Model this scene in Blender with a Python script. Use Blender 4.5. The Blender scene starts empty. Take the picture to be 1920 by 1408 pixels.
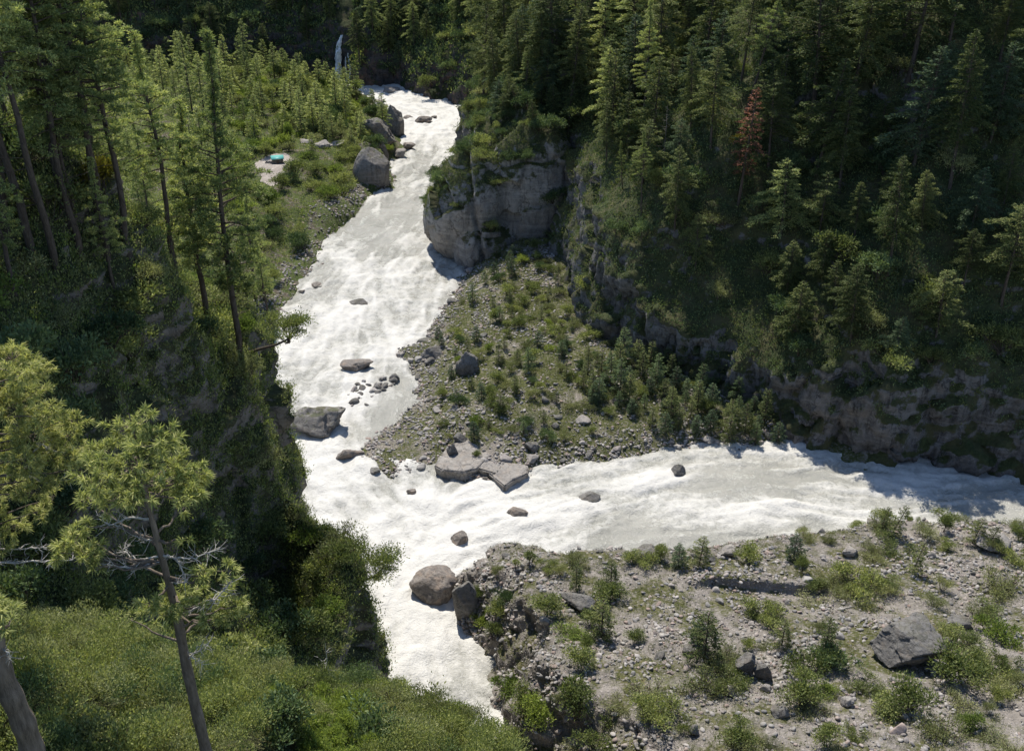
import bpy, math, random
import numpy as np
from mathutils import Vector, Matrix

# ------------------------------------------------------------------ camera, sky, sun, exposure
PITCH = math.radians(29.0)
FPX = 2000.0            # focal length in pixels of the 1920 x 1408 photograph
CAMZ = 100.0            # metres above the river
scene = bpy.context.scene
cam_data = bpy.data.cameras.new('camera')
cam = bpy.data.objects.new('camera', cam_data)
scene.collection.objects.link(cam)
cam.location = (0, 0, CAMZ)
cam.rotation_euler = (math.radians(90) - PITCH, 0, 0)
cam_data.sensor_fit = 'HORIZONTAL'
cam_data.sensor_width = 36.0
cam_data.lens = 36.0 * FPX / 1920.0
cam_data.clip_start = 0.5
cam_data.clip_end = 3000
scene.camera = cam

SUN_EL = math.radians(57.0)
SUN_AZ = math.radians(-17.0)      # from +Y towards -X when negative
world = bpy.data.worlds.new('World')
scene.world = world
world.use_nodes = True
wn = world.node_tree
bg = wn.nodes['Background']
skyt = wn.nodes.new('ShaderNodeTexSky')
skyt.sky_type = 'NISHITA'
skyt.sun_disc = False
skyt.sun_elevation = SUN_EL
skyt.sun_rotation = SUN_AZ
skyt.altitude = 2800
wn.links.new(skyt.outputs[0], bg.inputs[0])
bg.inputs[1].default_value = 0.15
sun_data = bpy.data.lights.new('sun', 'SUN')
sun_data.energy = 4.6
sun_data.angle = math.radians(0.53)
sun_data.color = (1.0, 0.945, 0.85)
sun = bpy.data.objects.new('sun', sun_data)
scene.collection.objects.link(sun)
to_sun = Vector((math.sin(SUN_AZ) * math.cos(SUN_EL), math.cos(SUN_AZ) * math.cos(SUN_EL), math.sin(SUN_EL)))
sun.rotation_euler = to_sun.to_track_quat('Z', 'Y').to_euler()
scene.view_settings.view_transform = 'Standard'
scene.view_settings.look = 'None'
scene.view_settings.gamma = 1.0
scene.view_settings.exposure = 0.48
scene.cycles.max_bounces = 5
scene.cycles.diffuse_bounces = 3
scene.cycles.glossy_bounces = 2
scene.cycles.transmission_bounces = 3
scene.cycles.transparent_max_bounces = 4
scene.cycles.caustics_reflective = False
scene.cycles.caustics_refractive = False

RNG = np.random.default_rng(7)
random.seed(7)

# ------------------------------------------------------------------ geometry helpers
CP, SP = math.cos(PITCH), math.sin(PITCH)
def ray(u, v):
    a = (u - 960.0) / FPX; b = (704.0 - v) / FPX
    return np.array([a, CP + b * SP, -SP + b * CP])
def px(u, v, z=None, y=None):
    """the point of the valley seen at photo pixel (u,v), at height z or at distance y"""
    d = ray(u, v)
    t = (z - CAMZ) / d[2] if z is not None else y / d[1]
    return np.array([d[0] * t, d[1] * t, CAMZ + d[2] * t])
def project(P):
    P = np.asarray(P, float).reshape(-1, 3)
    x, y, z = P[:, 0], P[:, 1], P[:, 2] - CAMZ
    dep = y * CP - z * SP
    up = y * SP + z * CP
    return 960 + FPX * x / dep, 704 - FPX * up / dep, dep

def _hash(ix, iy, iz, seed):
    h = (ix.astype(np.int64) * 374761393 + iy.astype(np.int64) * 668265263 + iz.astype(np.int64) * 2147483647 + seed * 974634777)
    h = (h ^ (h >> 13)) * 1274126177
    h = h ^ (h >> 16)
    return (h & 0xFFFFFF).astype(np.float64) / 0xFFFFFF
def vnoise(P, seed=0):
    """smooth lattice noise in [-1,1] at the rows of P"""
    P = np.asarray(P, float)
    i = np.floor(P).astype(np.int64); f = P - i
    w = f * f * f * (f * (f * 6 - 15) + 10)
    out = 0
    for dx in (0, 1):
        wx = w[:, 0] if dx else 1 - w[:, 0]
        for dy in (0, 1):
            wy = w[:, 1] if dy else 1 - w[:, 1]
            for dz in (0, 1):
                wz = w[:, 2] if dz else 1 - w[:, 2]
                out = out + wx * wy * wz * _hash(i[:, 0] + dx, i[:, 1] + dy, i[:, 2] + dz, seed)
    return out * 2 - 1
def fbm(P, scale, octaves=4, seed=0, gain=0.5, ridged=False):
    P = np.asarray(P, float) / scale
    a = 1.0; s = 0; tot = 0
    for k in range(octaves):
        n = vnoise(P + 17.3 * k, seed + k)
        if ridged: n = 1 - 2 * np.abs(n)
        s = s + a * n; tot += a
        a *= gain; P = P * 2.03
    return s / tot
def cell(P, scale, seed=0):
    """per-cell random plane offset: blocky rock facets, about [-1,1]"""
    P = np.asarray(P, float) / scale
    i = np.floor(P).astype(np.int64)
    best = np.full(len(P), 1e9); val = np.zeros(len(P)); second = np.full(len(P), 1e9)
    for dx in (-1, 0, 1):
        for dy in (-1, 0, 1):
            for dz in (-1, 0, 1):
                c = i + np.array([dx, dy, dz])
                j = np.stack([_hash(c[:, 0], c[:, 1], c[:, 2], seed + k) for k in (1, 2, 3)], 1)
                q = c + j
                d = ((P - q) ** 2).sum(1)
                n = np.stack([_hash(c[:, 0], c[:, 1], c[:, 2], seed + k) for k in (4, 5, 6)], 1) * 2 - 1
                vv = (_hash(c[:, 0], c[:, 1], c[:, 2], seed + 7) - .5) + ((P - q) * n).sum(1) * .9
                m = d < best
                second = np.where(m, best, np.minimum(second, d))
                best = np.where(m, d, best); val = np.where(m, vv, val)
    return val, np.sqrt(second) - np.sqrt(best)
def smooth(a, b, x):
    t = np.clip((x - a) / (b - a), 0, 1)
    return t * t * (3 - 2 * t)
def polysdf(X, Y, poly):
    """signed distance, positive inside the polygon"""
    poly = np.asarray(poly, float)[:, :2]
    d = np.full(X.shape, 1e18); inside = np.zeros(X.shape, bool)
    n = len(poly)
    for k in range(n):
        a = poly[k]; b = poly[(k + 1) % n]
        e = b - a
        L = (e ** 2).sum() + 1e-12
        t = np.clip(((X - a[0]) * e[0] + (Y - a[1]) * e[1]) / L, 0, 1)
        dd = (X - a[0] - t * e[0]) ** 2 + (Y - a[1] - t * e[1]) ** 2
        d = np.minimum(d, dd)
        c = ((a[1] > Y) != (b[1] > Y)) & (X < (b[0] - a[0]) * (Y - a[1]) / (b[1] - a[1] + 1e-12) + a[0])
        inside ^= c
    d = np.sqrt(d)
    return np.where(inside, d, -d)
class TPS:
    def __init__(self, pts, lam=0.5):
        pts = np.asarray(pts, float); self.p = pts[:, :2]; n = len(pts)
        r = np.sqrt(((self.p[:, None] - self.p[None]) ** 2).sum(-1))
        K = np.where(r > 0, r ** 2 * np.log(r + 1e-9), 0) + lam * np.eye(n) * 100
        A = np.zeros((n + 3, n + 3)); A[:n, :n] = K
        Q = np.hstack([np.ones((n, 1)), self.p]); A[:n, n:] = Q; A[n:, :n] = Q.T
        b = np.zeros(n + 3); b[:n] = pts[:, 2]
        self.w = np.linalg.solve(A, b)
    def __call__(self, X, Y):
        out = self.w[-3] + self.w[-2] * X + self.w[-1] * Y
        for k, (a, b) in enumerate(self.p):
            r2 = (X - a) ** 2 + (Y - b) ** 2
            out = out + self.w[k] * 0.5 * r2 * np.log(r2 + 1e-12)
        return out

def link(o, parent=None):
    scene.collection.objects.link(o)
    if parent is not None: o.parent = parent
    return o
def mesh_np(name, V, F, mat=None, parent=None, smooth_shade=False, mats=None, midx=None):
    """V (n,3), F (m,3) or (m,4) arrays -> ONE mesh object"""
    me = bpy.data.meshes.new(name)
    V = np.asarray(V, np.float32); F = np.asarray(F, np.int32)
    k = F.shape[1]
    me.vertices.add(len(V)); me.vertices.foreach_set('co', V.ravel())
    me.loops.add(F.size); me.loops.foreach_set('vertex_index', F.ravel())
    me.polygons.add(len(F))
    me.polygons.foreach_set('loop_start', np.arange(0, F.size, k, dtype=np.int32))
    me.polygons.foreach_set('loop_total', np.full(len(F), k, np.int32))
    me.update(calc_edges=True)
    if smooth_shade: me.polygons.foreach_set('use_smooth', np.ones(len(F), bool))
    for m in (mats or ([mat] if mat else [])): me.materials.append(m)
    if midx is not None: me.polygons.foreach_set('material_index', np.asarray(midx, np.int32))
    o = bpy.data.objects.new(name, me)
    return link(o, parent)
def get_v(me):
    a = np.empty(len(me.vertices) * 3, np.float32); me.vertices.foreach_get('co', a); return a.reshape(-1, 3).astype(float)
def get_n(me):
    a = np.empty(len(me.vertices) * 3, np.float32); me.vertex_normals.foreach_get('vector', a); return a.reshape(-1, 3).astype(float)
def set_v(me, V):
    me.vertices.foreach_set('co', np.asarray(V, np.float32).ravel()); me.update()
def tag(o, label=None, cat=None, group=None, kind=None):
    if label: o['label'] = label
    if cat: o['category'] = cat
    if group: o['group'] = group
    if kind: o['kind'] = kind
    return o
def solid_from_heights(xs, ys, Z, floor):
    """a closed block under a height field: (V, quads)"""
    ny, nx = Z.shape
    X, Y = np.meshgrid(xs, ys)
    top = np.stack([X, Y, Z], -1).reshape(-1, 3)
    bot = np.stack([X, Y, np.full_like(Z, floor)], -1).reshape(-1, 3)
    idx = np.arange(nx * ny).reshape(ny, nx)
    q = np.stack([idx[:-1, :-1], idx[:-1, 1:], idx[1:, 1:], idx[1:, :-1]], -1).reshape(-1, 4)
    N = nx * ny
    F = [q, q[:, ::-1] + N]
    def wall(line):
        a = line[:-1]; b = line[1:]
        return np.stack([a, a + N, b + N, b], -1)
    F += [wall(idx[0, :]), wall(idx[-1, ::-1]), wall(idx[::-1, 0]), wall(idx[:, -1])]
    return np.vstack([top, bot]), np.vstack(F)
def remeshed(name, V, F, voxel, mat):
    o = mesh_np(name, V, F)
    md = o.modifiers.new('r', 'REMESH'); md.mode = 'VOXEL'; md.voxel_size = voxel
    dg = bpy.context.evaluated_depsgraph_get(); dg.update()
    me = bpy.data.meshes.new_from_object(o.evaluated_get(dg))
    old = o.data; o.modifiers.clear(); o.data = me; bpy.data.meshes.remove(old)
    me.name = name
    me.materials.clear(); me.materials.append(mat)
    return o
def prune(o, keep):
    """delete the faces none of whose corners is kept (hidden undersides)"""
    me = o.data
    V = get_v(me); k = keep(V)
    nl = len(me.loops); li = np.empty(nl, np.int32); me.loops.foreach_get('vertex_index', li)
    F = li.reshape(-1, 4) if nl == 4 * len(me.polygons) else None
    if F is None: return o
    m = k[F].any(1); F = F[m]
    used = np.zeros(len(V), bool); used[F.ravel()] = True
    remap = np.cumsum(used) - 1
    mat = me.materials[0]; nm = me.name
    n = mesh_np(nm + 'x', V[used], remap[F], mat, smooth_shade=True)
    o.data = n.data; bpy.data.objects.remove(n); bpy.data.meshes.remove(me); o.data.name = nm
    return o
# ------------------------------------------------------------------ materials
class NT:
    def __init__(self, name):
        self.m = bpy.data.materials.new(name); self.m.use_nodes = True
        self.t = self.m.node_tree; self.t.nodes.clear()
        self.out = self.n('ShaderNodeOutputMaterial')
    def n(self, kind, **kw):
        nd = self.t.nodes.new(kind)
        for k, v in kw.items(): setattr(nd, k, v)
        return nd
    def l(self, a, b): self.t.links.new(a, b)
    def coords(self, scale=(1, 1, 1), world_space=True):
        if world_space: g = self.n('ShaderNodeNewGeometry').outputs['Position']
        else: g = self.n('ShaderNodeTexCoord').outputs['Object']
        mp = self.n('ShaderNodeMapping'); mp.inputs['Scale'].default_value = scale
        self.l(g, mp.inputs[0]); return mp.outputs[0]
    def noise(self, vec, scale, detail=4, rough=0.55, dist=0.0):
        nd = self.n('ShaderNodeTexNoise'); nd.inputs['Scale'].default_value = scale
        nd.inputs['Detail'].default_value = detail; nd.inputs['Roughness'].default_value = rough
        nd.inputs['Distortion'].default_value = dist
        if vec is not None: self.l(vec, nd.inputs['Vector'])
        return nd.outputs['Fac']
    def voro(self, vec, scale, feature='F1', out='Distance'):
        nd = self.n('ShaderNodeTexVoronoi', feature=feature); nd.inputs['Scale'].default_value = scale
        self.l(vec, nd.inputs['Vector']); return nd.outputs[out]
    def ramp(self, fac, stops, interp='LINEAR'):
        nd = self.n('ShaderNodeValToRGB'); cr = nd.color_ramp; cr.interpolation = interp
        while len(cr.elements) < len(stops): cr.elements.new(0.5)
        for e, (p, c) in zip(cr.elements, stops):
            e.position = p; e.color = (c[0], c[1], c[2], 1) if not np.isscalar(c) else (c, c, c, 1)
        self.l(fac, nd.inputs[0]); return nd.outputs[0]
    def mix(self, fac, a, b, mode='MIX'):
        nd = self.n('ShaderNodeMix', data_type='RGBA', blend_type=mode)
        if hasattr(fac, 'links'): self.l(fac, nd.inputs[0])
        else: nd.inputs[0].default_value = fac
        for s, v in ((6, a), (7, b)):
            if hasattr(v, 'links'): self.l(v, nd.inputs[s])
            else: nd.inputs[s].default_value = (*v, 1) if not np.isscalar(v) else (v, v, v, 1)
        return nd.outputs[2]
    def math(self, op, a, b=0.0, clamp=False):
        nd = self.n('ShaderNodeMath', operation=op, use_clamp=clamp)
        for s, v in ((0, a), (1, b)):
            if hasattr(v, 'links'): self.l(v, nd.inputs[s])
            else: nd.inputs[s].default_value = v
        return nd.outputs[0]
    def bump(self, h, strength, dist, normal=None):
        nd = self.n('ShaderNodeBump'); nd.inputs['Strength'].default_value = strength; nd.inputs['Distance'].default_value = dist
        self.l(h, nd.inputs['Height'])
        if normal is not None: self.l(normal, nd.inputs['Normal'])
        return nd.outputs[0]
    def bsdf(self, col, rough=0.85, normal=None, spec=0.25):
        b = self.n('ShaderNodeBsdfPrincipled')
        if hasattr(col, 'links'): self.l(col, b.inputs['Base Color'])
        else: b.inputs['Base Color'].default_value = (*col, 1)
        if hasattr(rough, 'links'): self.l(rough, b.inputs['Roughness'])
        else: b.inputs['Roughness'].default_value = rough
        b.inputs['Specular IOR Level'].default_value = spec
        if normal is not None: self.l(normal, b.inputs['Normal'])
        self.l(b.outputs[0], self.out.inputs[0]); return b
    def up(self):
        g = self.n('ShaderNodeNewGeometry'); s = self.n('ShaderNodeSeparateXYZ'); self.l(g.outputs['Normal'], s.inputs[0]); return s.outputs['Z']

def rock_nodes(k, pale, dark, warm, space=True, streak=1.0, sc=1.0):
    co = k.coords(world_space=space)
    n1 = k.noise(co, 0.16 * sc, 6, 0.6); n2 = k.noise(co, 1.1 * sc, 6, 0.65); n3 = k.noise(co, 5.0 * sc, 4, 0.6)
    col = k.ramp(k.math('ADD', k.math('MULTIPLY', n1, .45), k.math('MULTIPLY', n2, .55)), [(.34, dark), (.5, [(a + b) / 2 for a, b in zip(pale, dark)]), (.66, pale)])
    col = k.mix(k.ramp(k.noise(co, 0.35 * sc, 3), [(.5, 0), (.68, .55)]), col, warm)
    st = k.noise(k.coords((1.0 * sc, 1.0 * sc, 0.07 * sc), space), 0.9, 4, 0.65)
    col = k.mix(k.math('MULTIPLY', k.ramp(st, [(.52, 0), (.68, .75)]), streak), col, [c * .38 for c in dark])
    col = k.mix(k.ramp(n3, [(.56, 0), (.72, .35)]), col, [min(1, c * 1.5) for c in pale])
    nv = k.n('ShaderNodeTexNoise'); nv.inputs['Scale'].default_value = .55 * sc; nv.inputs['Detail'].default_value = 5; k.l(co, nv.inputs['Vector'])
    vm = k.n('ShaderNodeVectorMath', operation='MULTIPLY_ADD'); k.l(nv.outputs['Color'], vm.inputs[0]); vm.inputs[1].default_value = (3.2 / sc,) * 3; k.l(k.coords((1, 1, .55), space), vm.inputs[2])
    v = k.voro(vm.outputs[0], 0.32 * sc, 'DISTANCE_TO_EDGE')
    crack = k.ramp(v, [(0.0, 0), (.05, 1)])
    col = k.mix(k.math('MULTIPLY', k.math('SUBTRACT', 1.0, crack), k.ramp(n1, [(.4, 0), (.55, .8)])), col, [c * .35 for c in dark])  # crack lines darkened in the colour, standing in for the shade inside them
    lay = k.noise(k.coords((.10 * sc, .10 * sc, 1.3 * sc), space), 1.0, 5, .7, .8)
    col = k.mix(k.ramp(lay, [(.52, 0), (.62, .35)]), col, [c * 1.25 for c in pale])
    h = k.math('ADD', k.math('MULTIPLY', n2, 1.0), k.math('MULTIPLY', n3, .45))
    h = k.math('ADD', h, k.math('MULTIPLY', crack, .10))
    return co, col, h, n2
def mat_rock(name, pale=(.24, .22, .20), dark=(.09, .085, .082), warm=(.23, .17, .12), moss=.0, mosscol=(.05, .075, .02), space=True, streak=1.0, sc=1.0, bumpd=.35, wet=False, mosslo=.35):
    k = NT(name)
    co, col, h, n2 = rock_nodes(k, pale, dark, warm, space, streak, sc)
    if moss > 0:
        f = k.math('ADD', k.up(), k.math('MULTIPLY', k.math('SUBTRACT', k.noise(co, .5 * sc, 5, .65), .5), 1.6))
        f = k.ramp(f, [(mosslo, 0), (mosslo + .18, moss)])
        mc = k.ramp(k.noise(co, 2.2 * sc, 4), [(.35, [c * .55 for c in mosscol]), (.65, mosscol)])
        mc = k.mix(k.ramp(k.noise(co, .23, 3), [(.45, 0), (.65, .6)]), mc, (.11, .095, .045))
        col = k.mix(f, col, mc)
    k.bsdf(col, .55 if wet else .88, k.bump(h, .9, bumpd), .4 if wet else .2)
    return k.m
def mat_soil(name, green=.6, stone=(.30, .27, .24), soil=(.15, .125, .10), grass=(.075, .095, .03), grass2=(.13, .12, .05), gsc=.12, pebble=3.0):
    """stony ground with scrubby grass patches"""
    k = NT(name); co = k.coords()
    n = k.noise(co, .5, 6, .65)
    vc = k.n('ShaderNodeTexVoronoi'); vc.inputs['Scale'].default_value = pebble; k.l(co, vc.inputs['Vector'])
    peb = k.ramp(vc.outputs['Distance'], [(.15, 1), (.55, 0)])
    rnd = k.n('ShaderNodeSeparateColor'); k.l(vc.outputs['Color'], rnd.inputs[0])
    pc = k.ramp(rnd.outputs[0], [(0, [c * .5 for c in stone]), (.55, stone), (.9, [min(1, c * 1.35) for c in stone])])
    base = k.ramp(n, [(.3, [c * .65 for c in soil]), (.55, soil), (.75, [c * 1.6 for c in soil])])
    col = k.mix(k.math('MULTIPLY', peb, k.ramp(k.noise(co, .8, 3), [(.35, .25), (.6, 1.0)])), base, pc)
    g = k.ramp(k.noise(co, gsc, 6, .7), [(.62 - green * .3, 0), (.70 - green * .3, 1)])
    g = k.math('MULTIPLY', g, k.ramp(k.noise(co, 2.4, 3), [(.32, .15), (.5, 1)]))
    gc = k.ramp(k.noise(co, 1.3, 5, .7), [(.3, [c * .5 for c in grass]), (.5, grass), (.7, grass2)])
    st = k.ramp(k.up(), [(.45, 0), (.68, 1)])
    col = k.mix(k.math('MULTIPLY', g, st), col, gc)
    h = k.math('ADD', k.math('MULTIPLY', k.noise(co, 1.5, 8, .7), 1.0), k.math('MULTIPLY', peb, .35))
    k.bsdf(col, .95, k.bump(h, 1.0, .22), .1)
    return k.m
def mat_leaf(name, c1, c2, c3, trans=.35, rough=.7, objvar=.35, hue=.0):
    """foliage: c1 dark, c2 mid, c3 pale; every leaf and every plant a little different"""
    k = NT(name)
    g = k.n('ShaderNodeNewGeometry'); oi = k.n('ShaderNodeObjectInfo')
    tc = k.n('ShaderNodeTexCoord')
    nz = k.noise(tc.outputs['Object'], .9, 2, .5)
    f = k.math('ADD', k.math('MULTIPLY', g.outputs['Random Per Island'], .55), k.math('MULTIPLY', nz, .45))
    col = k.ramp(f, [(.18, c1), (.5, c2), (.82, c3)])
    hs = k.n('ShaderNodeHueSaturation')
    k.l(k.math('ADD', k.math('MULTIPLY', oi.outputs['Random'], 2 * objvar), 1 - objvar), hs.inputs['Value'])
    k.l(k.math('ADD', k.math('MULTIPLY', oi.outputs['Random'], -.03), .512 + hue), hs.inputs['Hue'])
    k.l(col, hs.inputs['Color'])
    d = k.n('ShaderNodeBsdfPrincipled'); k.l(hs.outputs[0], d.inputs['Base Color'])
    d.inputs['Roughness'].default_value = rough; d.inputs['Specular IOR Level'].default_value = .12
    t = k.n('ShaderNodeBsdfTranslucent')
    tcn = k.mix(1.0, hs.outputs[0], (1.2, 1.25, .7), 'MULTIPLY'); k.l(tcn, t.inputs['Color'])
    mx = k.n('ShaderNodeMixShader'); mx.inputs[0].default_value = trans
    k.l(d.outputs[0], mx.inputs[1]); k.l(t.outputs[0], mx.inputs[2]); k.l(mx.outputs[0], k.out.inputs[0])
    return k.m
def mat_bark(name, a=(.055, .042, .034), b=(.13, .105, .085), sc=6.0):
    k = NT(name); co = k.coords((sc, sc, sc * .25), False)
    n = k.noise(co, 1.0, 6, .7)
    col = k.ramp(n, [(.32, a), (.66, b)])
    k.bsdf(col, .9, k.bump(n, 1.0, .09), .1); return k.m
def mat_stone(name, cols, sc=1.6, bumpd=.08, var=.5, wetline=False):
    """loose stones: a different grey or pink for every one"""
    k = NT(name); g = k.n('ShaderNodeNewGeometry'); oi = k.n('ShaderNodeObjectInfo')
    r = k.math('FRACT', k.math('ADD', g.outputs['Random Per Island'], oi.outputs['Random']))
    col = k.ramp(r, [(i / max(1, len(cols) - 1), c) for i, c in enumerate(cols)])
    co = k.coords()
    n = k.noise(co, sc, 6, .65); n2 = k.noise(co, sc * 5, 4, .6)
    col = k.mix(k.ramp(n, [(.36, .75), (.6, 0)]), col, k.mix(1.0, col, (.45, .45, .45), 'MULTIPLY'))
    col = k.mix(k.ramp(n2, [(.56, 0), (.72, .4)]), col, k.mix(1.0, col, (1.5, 1.5, 1.5), 'MULTIPLY'))
    h = k.math('ADD', n, k.math('MULTIPLY', n2, .4))
    k.bsdf(col, .85, k.bump(h, .9, bumpd), .25); return k.m
def mat_flat(name, col, rough=.7):
    k = NT(name); co = k.coords()
    n = k.noise(co, 3.0, 5, .6)
    k.bsdf(k.ramp(n, [(.3, [c * .8 for c in col]), (.7, [min(1, c * 1.1) for c in col])]), rough, k.bump(n, .3, .03)); return k.m
def mat_water(name):
    k = NT(name); co = k.coords()
    at = k.n('ShaderNodeAttribute', attribute_name='foam').outputs['Fac']
    n1 = k.noise(co, .9, 7, .68, .6); n2 = k.noise(co, 3.2, 5, .65)
    f = k.math('ADD', at, k.math('ADD', k.math('MULTIPLY', k.math('SUBTRACT', n1, .5), .9), k.math('MULTIPLY', k.math('SUBTRACT', n2, .5), .35)))
    foam = k.ramp(f, [(.36, 0), (.50, .38), (.64, .75), (.80, 1)])
    milk = k.ramp(k.noise(co, .12, 4), [(.3, (.275, .272, .24)), (.7, (.385, .375, .335))])
    col = k.mix(foam, milk, (.585, .57, .53))
    ro = k.ramp(foam, [(0, .16), (.6, .6)])
    h = k.math('ADD', k.math('MULTIPLY', f, .55), k.math('ADD', k.math('MULTIPLY', n1, .7), k.math('MULTIPLY', n2, .3)))
    b = k.bsdf(col, ro, k.bump(h, .9, .32), .2)
    return k.m
M = {}
M['mount'] = mat_rock('mountain_rock', (.21, .20, .19), (.06, .058, .056), (.15, .125, .10), moss=.95, mosscol=(.05, .065, .02), streak=1.2, mosslo=.2)
M['cliff'] = mat_rock('cliff_rock', (.33, .31, .285), (.14, .133, .125), (.29, .245, .20), moss=.95, mosscol=(.045, .06, .018), streak=.9)
M['hill'] = mat_rock('forest_floor_rock', (.26, .23, .20), (.09, .08, .07), (.2, .15, .10), moss=.95, mosscol=(.045, .06, .02), streak=.7, mosslo=.1)
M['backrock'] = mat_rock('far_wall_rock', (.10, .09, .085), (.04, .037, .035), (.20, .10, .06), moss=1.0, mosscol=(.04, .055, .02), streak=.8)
M['floor'] = mat_soil('forest_floor', .7, stone=(.26, .24, .22), soil=(.10, .085, .06), grass=(.06, .085, .022), grass2=(.115, .125, .035), gsc=.2, pebble=1.6)
M['terrace'] = mat_soil('stony_terrace', .75, stone=(.30, .275, .25), soil=(.22, .195, .165), grass=(.075, .085, .03), grass2=(.13, .115, .055))
M['bench'] = mat_soil('stony_bench', .5, stone=(.30, .27, .25), soil=(.225, .203, .18), grass=(.085, .09, .035), grass2=(.15, .125, .07))
M['water'] = mat_water('milky_river_water')
M['bark'] = mat_bark('dark_bark'); M['bark_grey'] = mat_bark('grey_bark', (.10, .09, .08), (.24, .21, .18))
M['deadwood'] = mat_bark('bleached_deadwood', (.30, .28, .25), (.60, .57, .52))
M['fir'] = mat_leaf('fir_needles', (0.048, 0.074, 0.029), (0.113, 0.145, 0.055), (0.232, 0.248, 0.088), .25)
M['fir_blue'] = mat_leaf('bluish_fir_needles', (0.039, 0.066, 0.037), (0.085, 0.128, 0.070), (0.151, 0.202, 0.106), .25)
M['fir_dead'] = mat_leaf('rusty_needles', (0.081, 0.042, 0.026), (0.208, 0.097, 0.058), (0.323, 0.170, 0.102), .2)

M['pine'] = mat_leaf('pine_needles', (0.103, 0.150, 0.062), (0.275, 0.330, 0.129), (0.530, 0.535, 0.221), .35)
M['pine_near'] = mat_leaf('near_pine_needles', (0.161, 0.192, 0.066), (0.340, 0.366, 0.141), (0.579, 0.562, 0.245), .4, objvar=.1)
M['bush'] = mat_leaf('bush_leaves', (0.072, 0.099, 0.040), (0.188, 0.227, 0.085), (0.364, 0.385, 0.145), .35)
M['bush_dark'] = mat_leaf('dark_bush_leaves', (0.044, 0.078, 0.038), (0.098, 0.147, 0.069), (0.190, 0.239, 0.103), .3)
M['bush_bright'] = mat_leaf('bright_bush_leaves', (0.100, 0.142, 0.039), (0.182, 0.244, 0.062), (0.310, 0.372, 0.102), .4)
M['bush_olive'] = mat_leaf('olive_bush_leaves', (0.100, 0.116, 0.056), (0.222, 0.244, 0.115), (0.367, 0.381, 0.191), .35)
M['bush_yellow'] = mat_leaf('yellow_bush_leaves', (.10, .09, .015), (.19, .17, .03), (.26, .22, .05), .35)
M['grass'] = mat_leaf('grass_blades', (0.062, 0.081, 0.033), (0.122, 0.146, 0.060), (0.213, 0.213, 0.108), .4)
M['stone'] = mat_stone('loose_stones', [(.20, .19, .18), (.36, .34, .31), (.28, .25, .23), (.46, .43, .40), (.33, .25, .21), (.24, .235, .23), (.40, .37, .33)])
M['stone_dark'] = mat_rock('grey_boulder_rock', (.22, .21, .195), (.075, .072, .07), (.19, .16, .13), moss=.35, mosscol=(.10, .10, .06), streak=.2, sc=2.6, bumpd=.16, mosslo=.9)
M['stone_wet'] = mat_rock('river_boulder_rock', (.27, .235, .20), (.10, .085, .075), (.30, .215, .15), space=True, streak=.35, sc=2.4, bumpd=.22, wet=True)
M['stone_slab'] = mat_rock('pale_slab_rock', (.34, .315, .285), (.19, .175, .16), (.30, .25, .20), space=True, streak=.2, sc=2.2, bumpd=.18)
M['stone_mossy'] = mat_rock('mossy_boulder_rock', (.25, .235, .215), (.10, .095, .09), (.22, .18, .14), moss=.7, mosscol=(.07, .085, .03), space=True, streak=.7, sc=1.4, bumpd=.16, mosslo=.85)
# ------------------------------------------------------------------ the valley: five closed rock and soil bodies
def grid(x0, x1, y0, y1, st):
    xs = np.arange(x0, x1 + st * .5, st); ys = np.arange(y0, y1 + st * .5, st)
    X, Y = np.meshgrid(xs, ys); return xs, ys, X, Y
def P2(lst): return [tuple(px(u, v, z=z)[:2]) for (u, v, z) in lst]
def pts0(X, Y): return np.stack([X.ravel(), Y.ravel(), 0 * X.ravel()], 1)

# --- left hillside (near bank): tops from sight lines, ends in bluffs over the river
LH_PTS = [px(u, v, y=y) for (u, v, y) in [
    (150, 1400, 30), (450, 1408, 33), (150, 1230, 41), (330, 1260, 43), (130, 1190, 58), (130, 1100, 61), (60, 980, 65), (300, 1150, 70), (300, 1000, 76), (300, 900, 82),
    (150, 900, 68), (150, 760, 73), (60, 640, 76), (250, 640, 80), (150, 500, 86), (30, 480, 84), (250, 490, 92),
    (380, 600, 96), (445, 665, 102), (520, 645, 109), (330, 760, 90), (430, 740, 103),
    (460, 900, 97), (540, 885, 100), (620, 950, 96), (690, 1020, 91), (450, 1000, 93.5), (450, 1100, 90.5), (450, 1200, 87.5), (600, 1060, 89), (560, 1180, 84),
    (430, 1330, 49), (470, 1290, 54), (600, 1350, 46), (700, 1310, 50), (820, 1350, 46), (920, 1400, 42), (740, 1408, 38)]]
LH_PTS += [np.array(p) for p in [(-100, 40, 92), (-120, 80, 88), (-120, 20, 100), (-60, 10, 88), (-20, 8, 78), (0, 10, 68), (5, 30, 56), (-75, 100, 70), (-55, 112, 56)]]
LH = TPS(LH_PTS, .12)
LH_POLY = [(14, -15), (10, 20), (4, 36), (0, 43), (-3, 48), (-9, 53), (-14, 56), (-21, 63), (-22, 72), (-16.9, 80), (-15.9, 89),
           (-18.0, 94), (-22, 97.5), (-27.5, 100.5), (-29.6, 106), (-29.3, 111), (-31.8, 118), (-35, 124), (-45, 124), (-58, 116), (-80, 108), (-180, 104), (-180, -15)]
def lh_height(X, Y):
    d = polysdf(X, Y, LH_POLY)
    P = pts0(X, Y)
    d = d + (fbm(P, 9, 3, 5) * 1.6).reshape(X.shape)
    top = LH(X, Y) + (fbm(P, 14, 4, 3) * 1.6 + fbm(P, 3.0, 3, 31) * .35).reshape(X.shape)
    # crisp edge, steep fall
    z = np.where(d > 2.5, top, np.where(d > 0, top - (2.5 - d) ** 2 * .28, top - 1.75 + d * 11.0))
    z = np.minimum(z, top)
    return np.maximum(z, -4)
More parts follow.
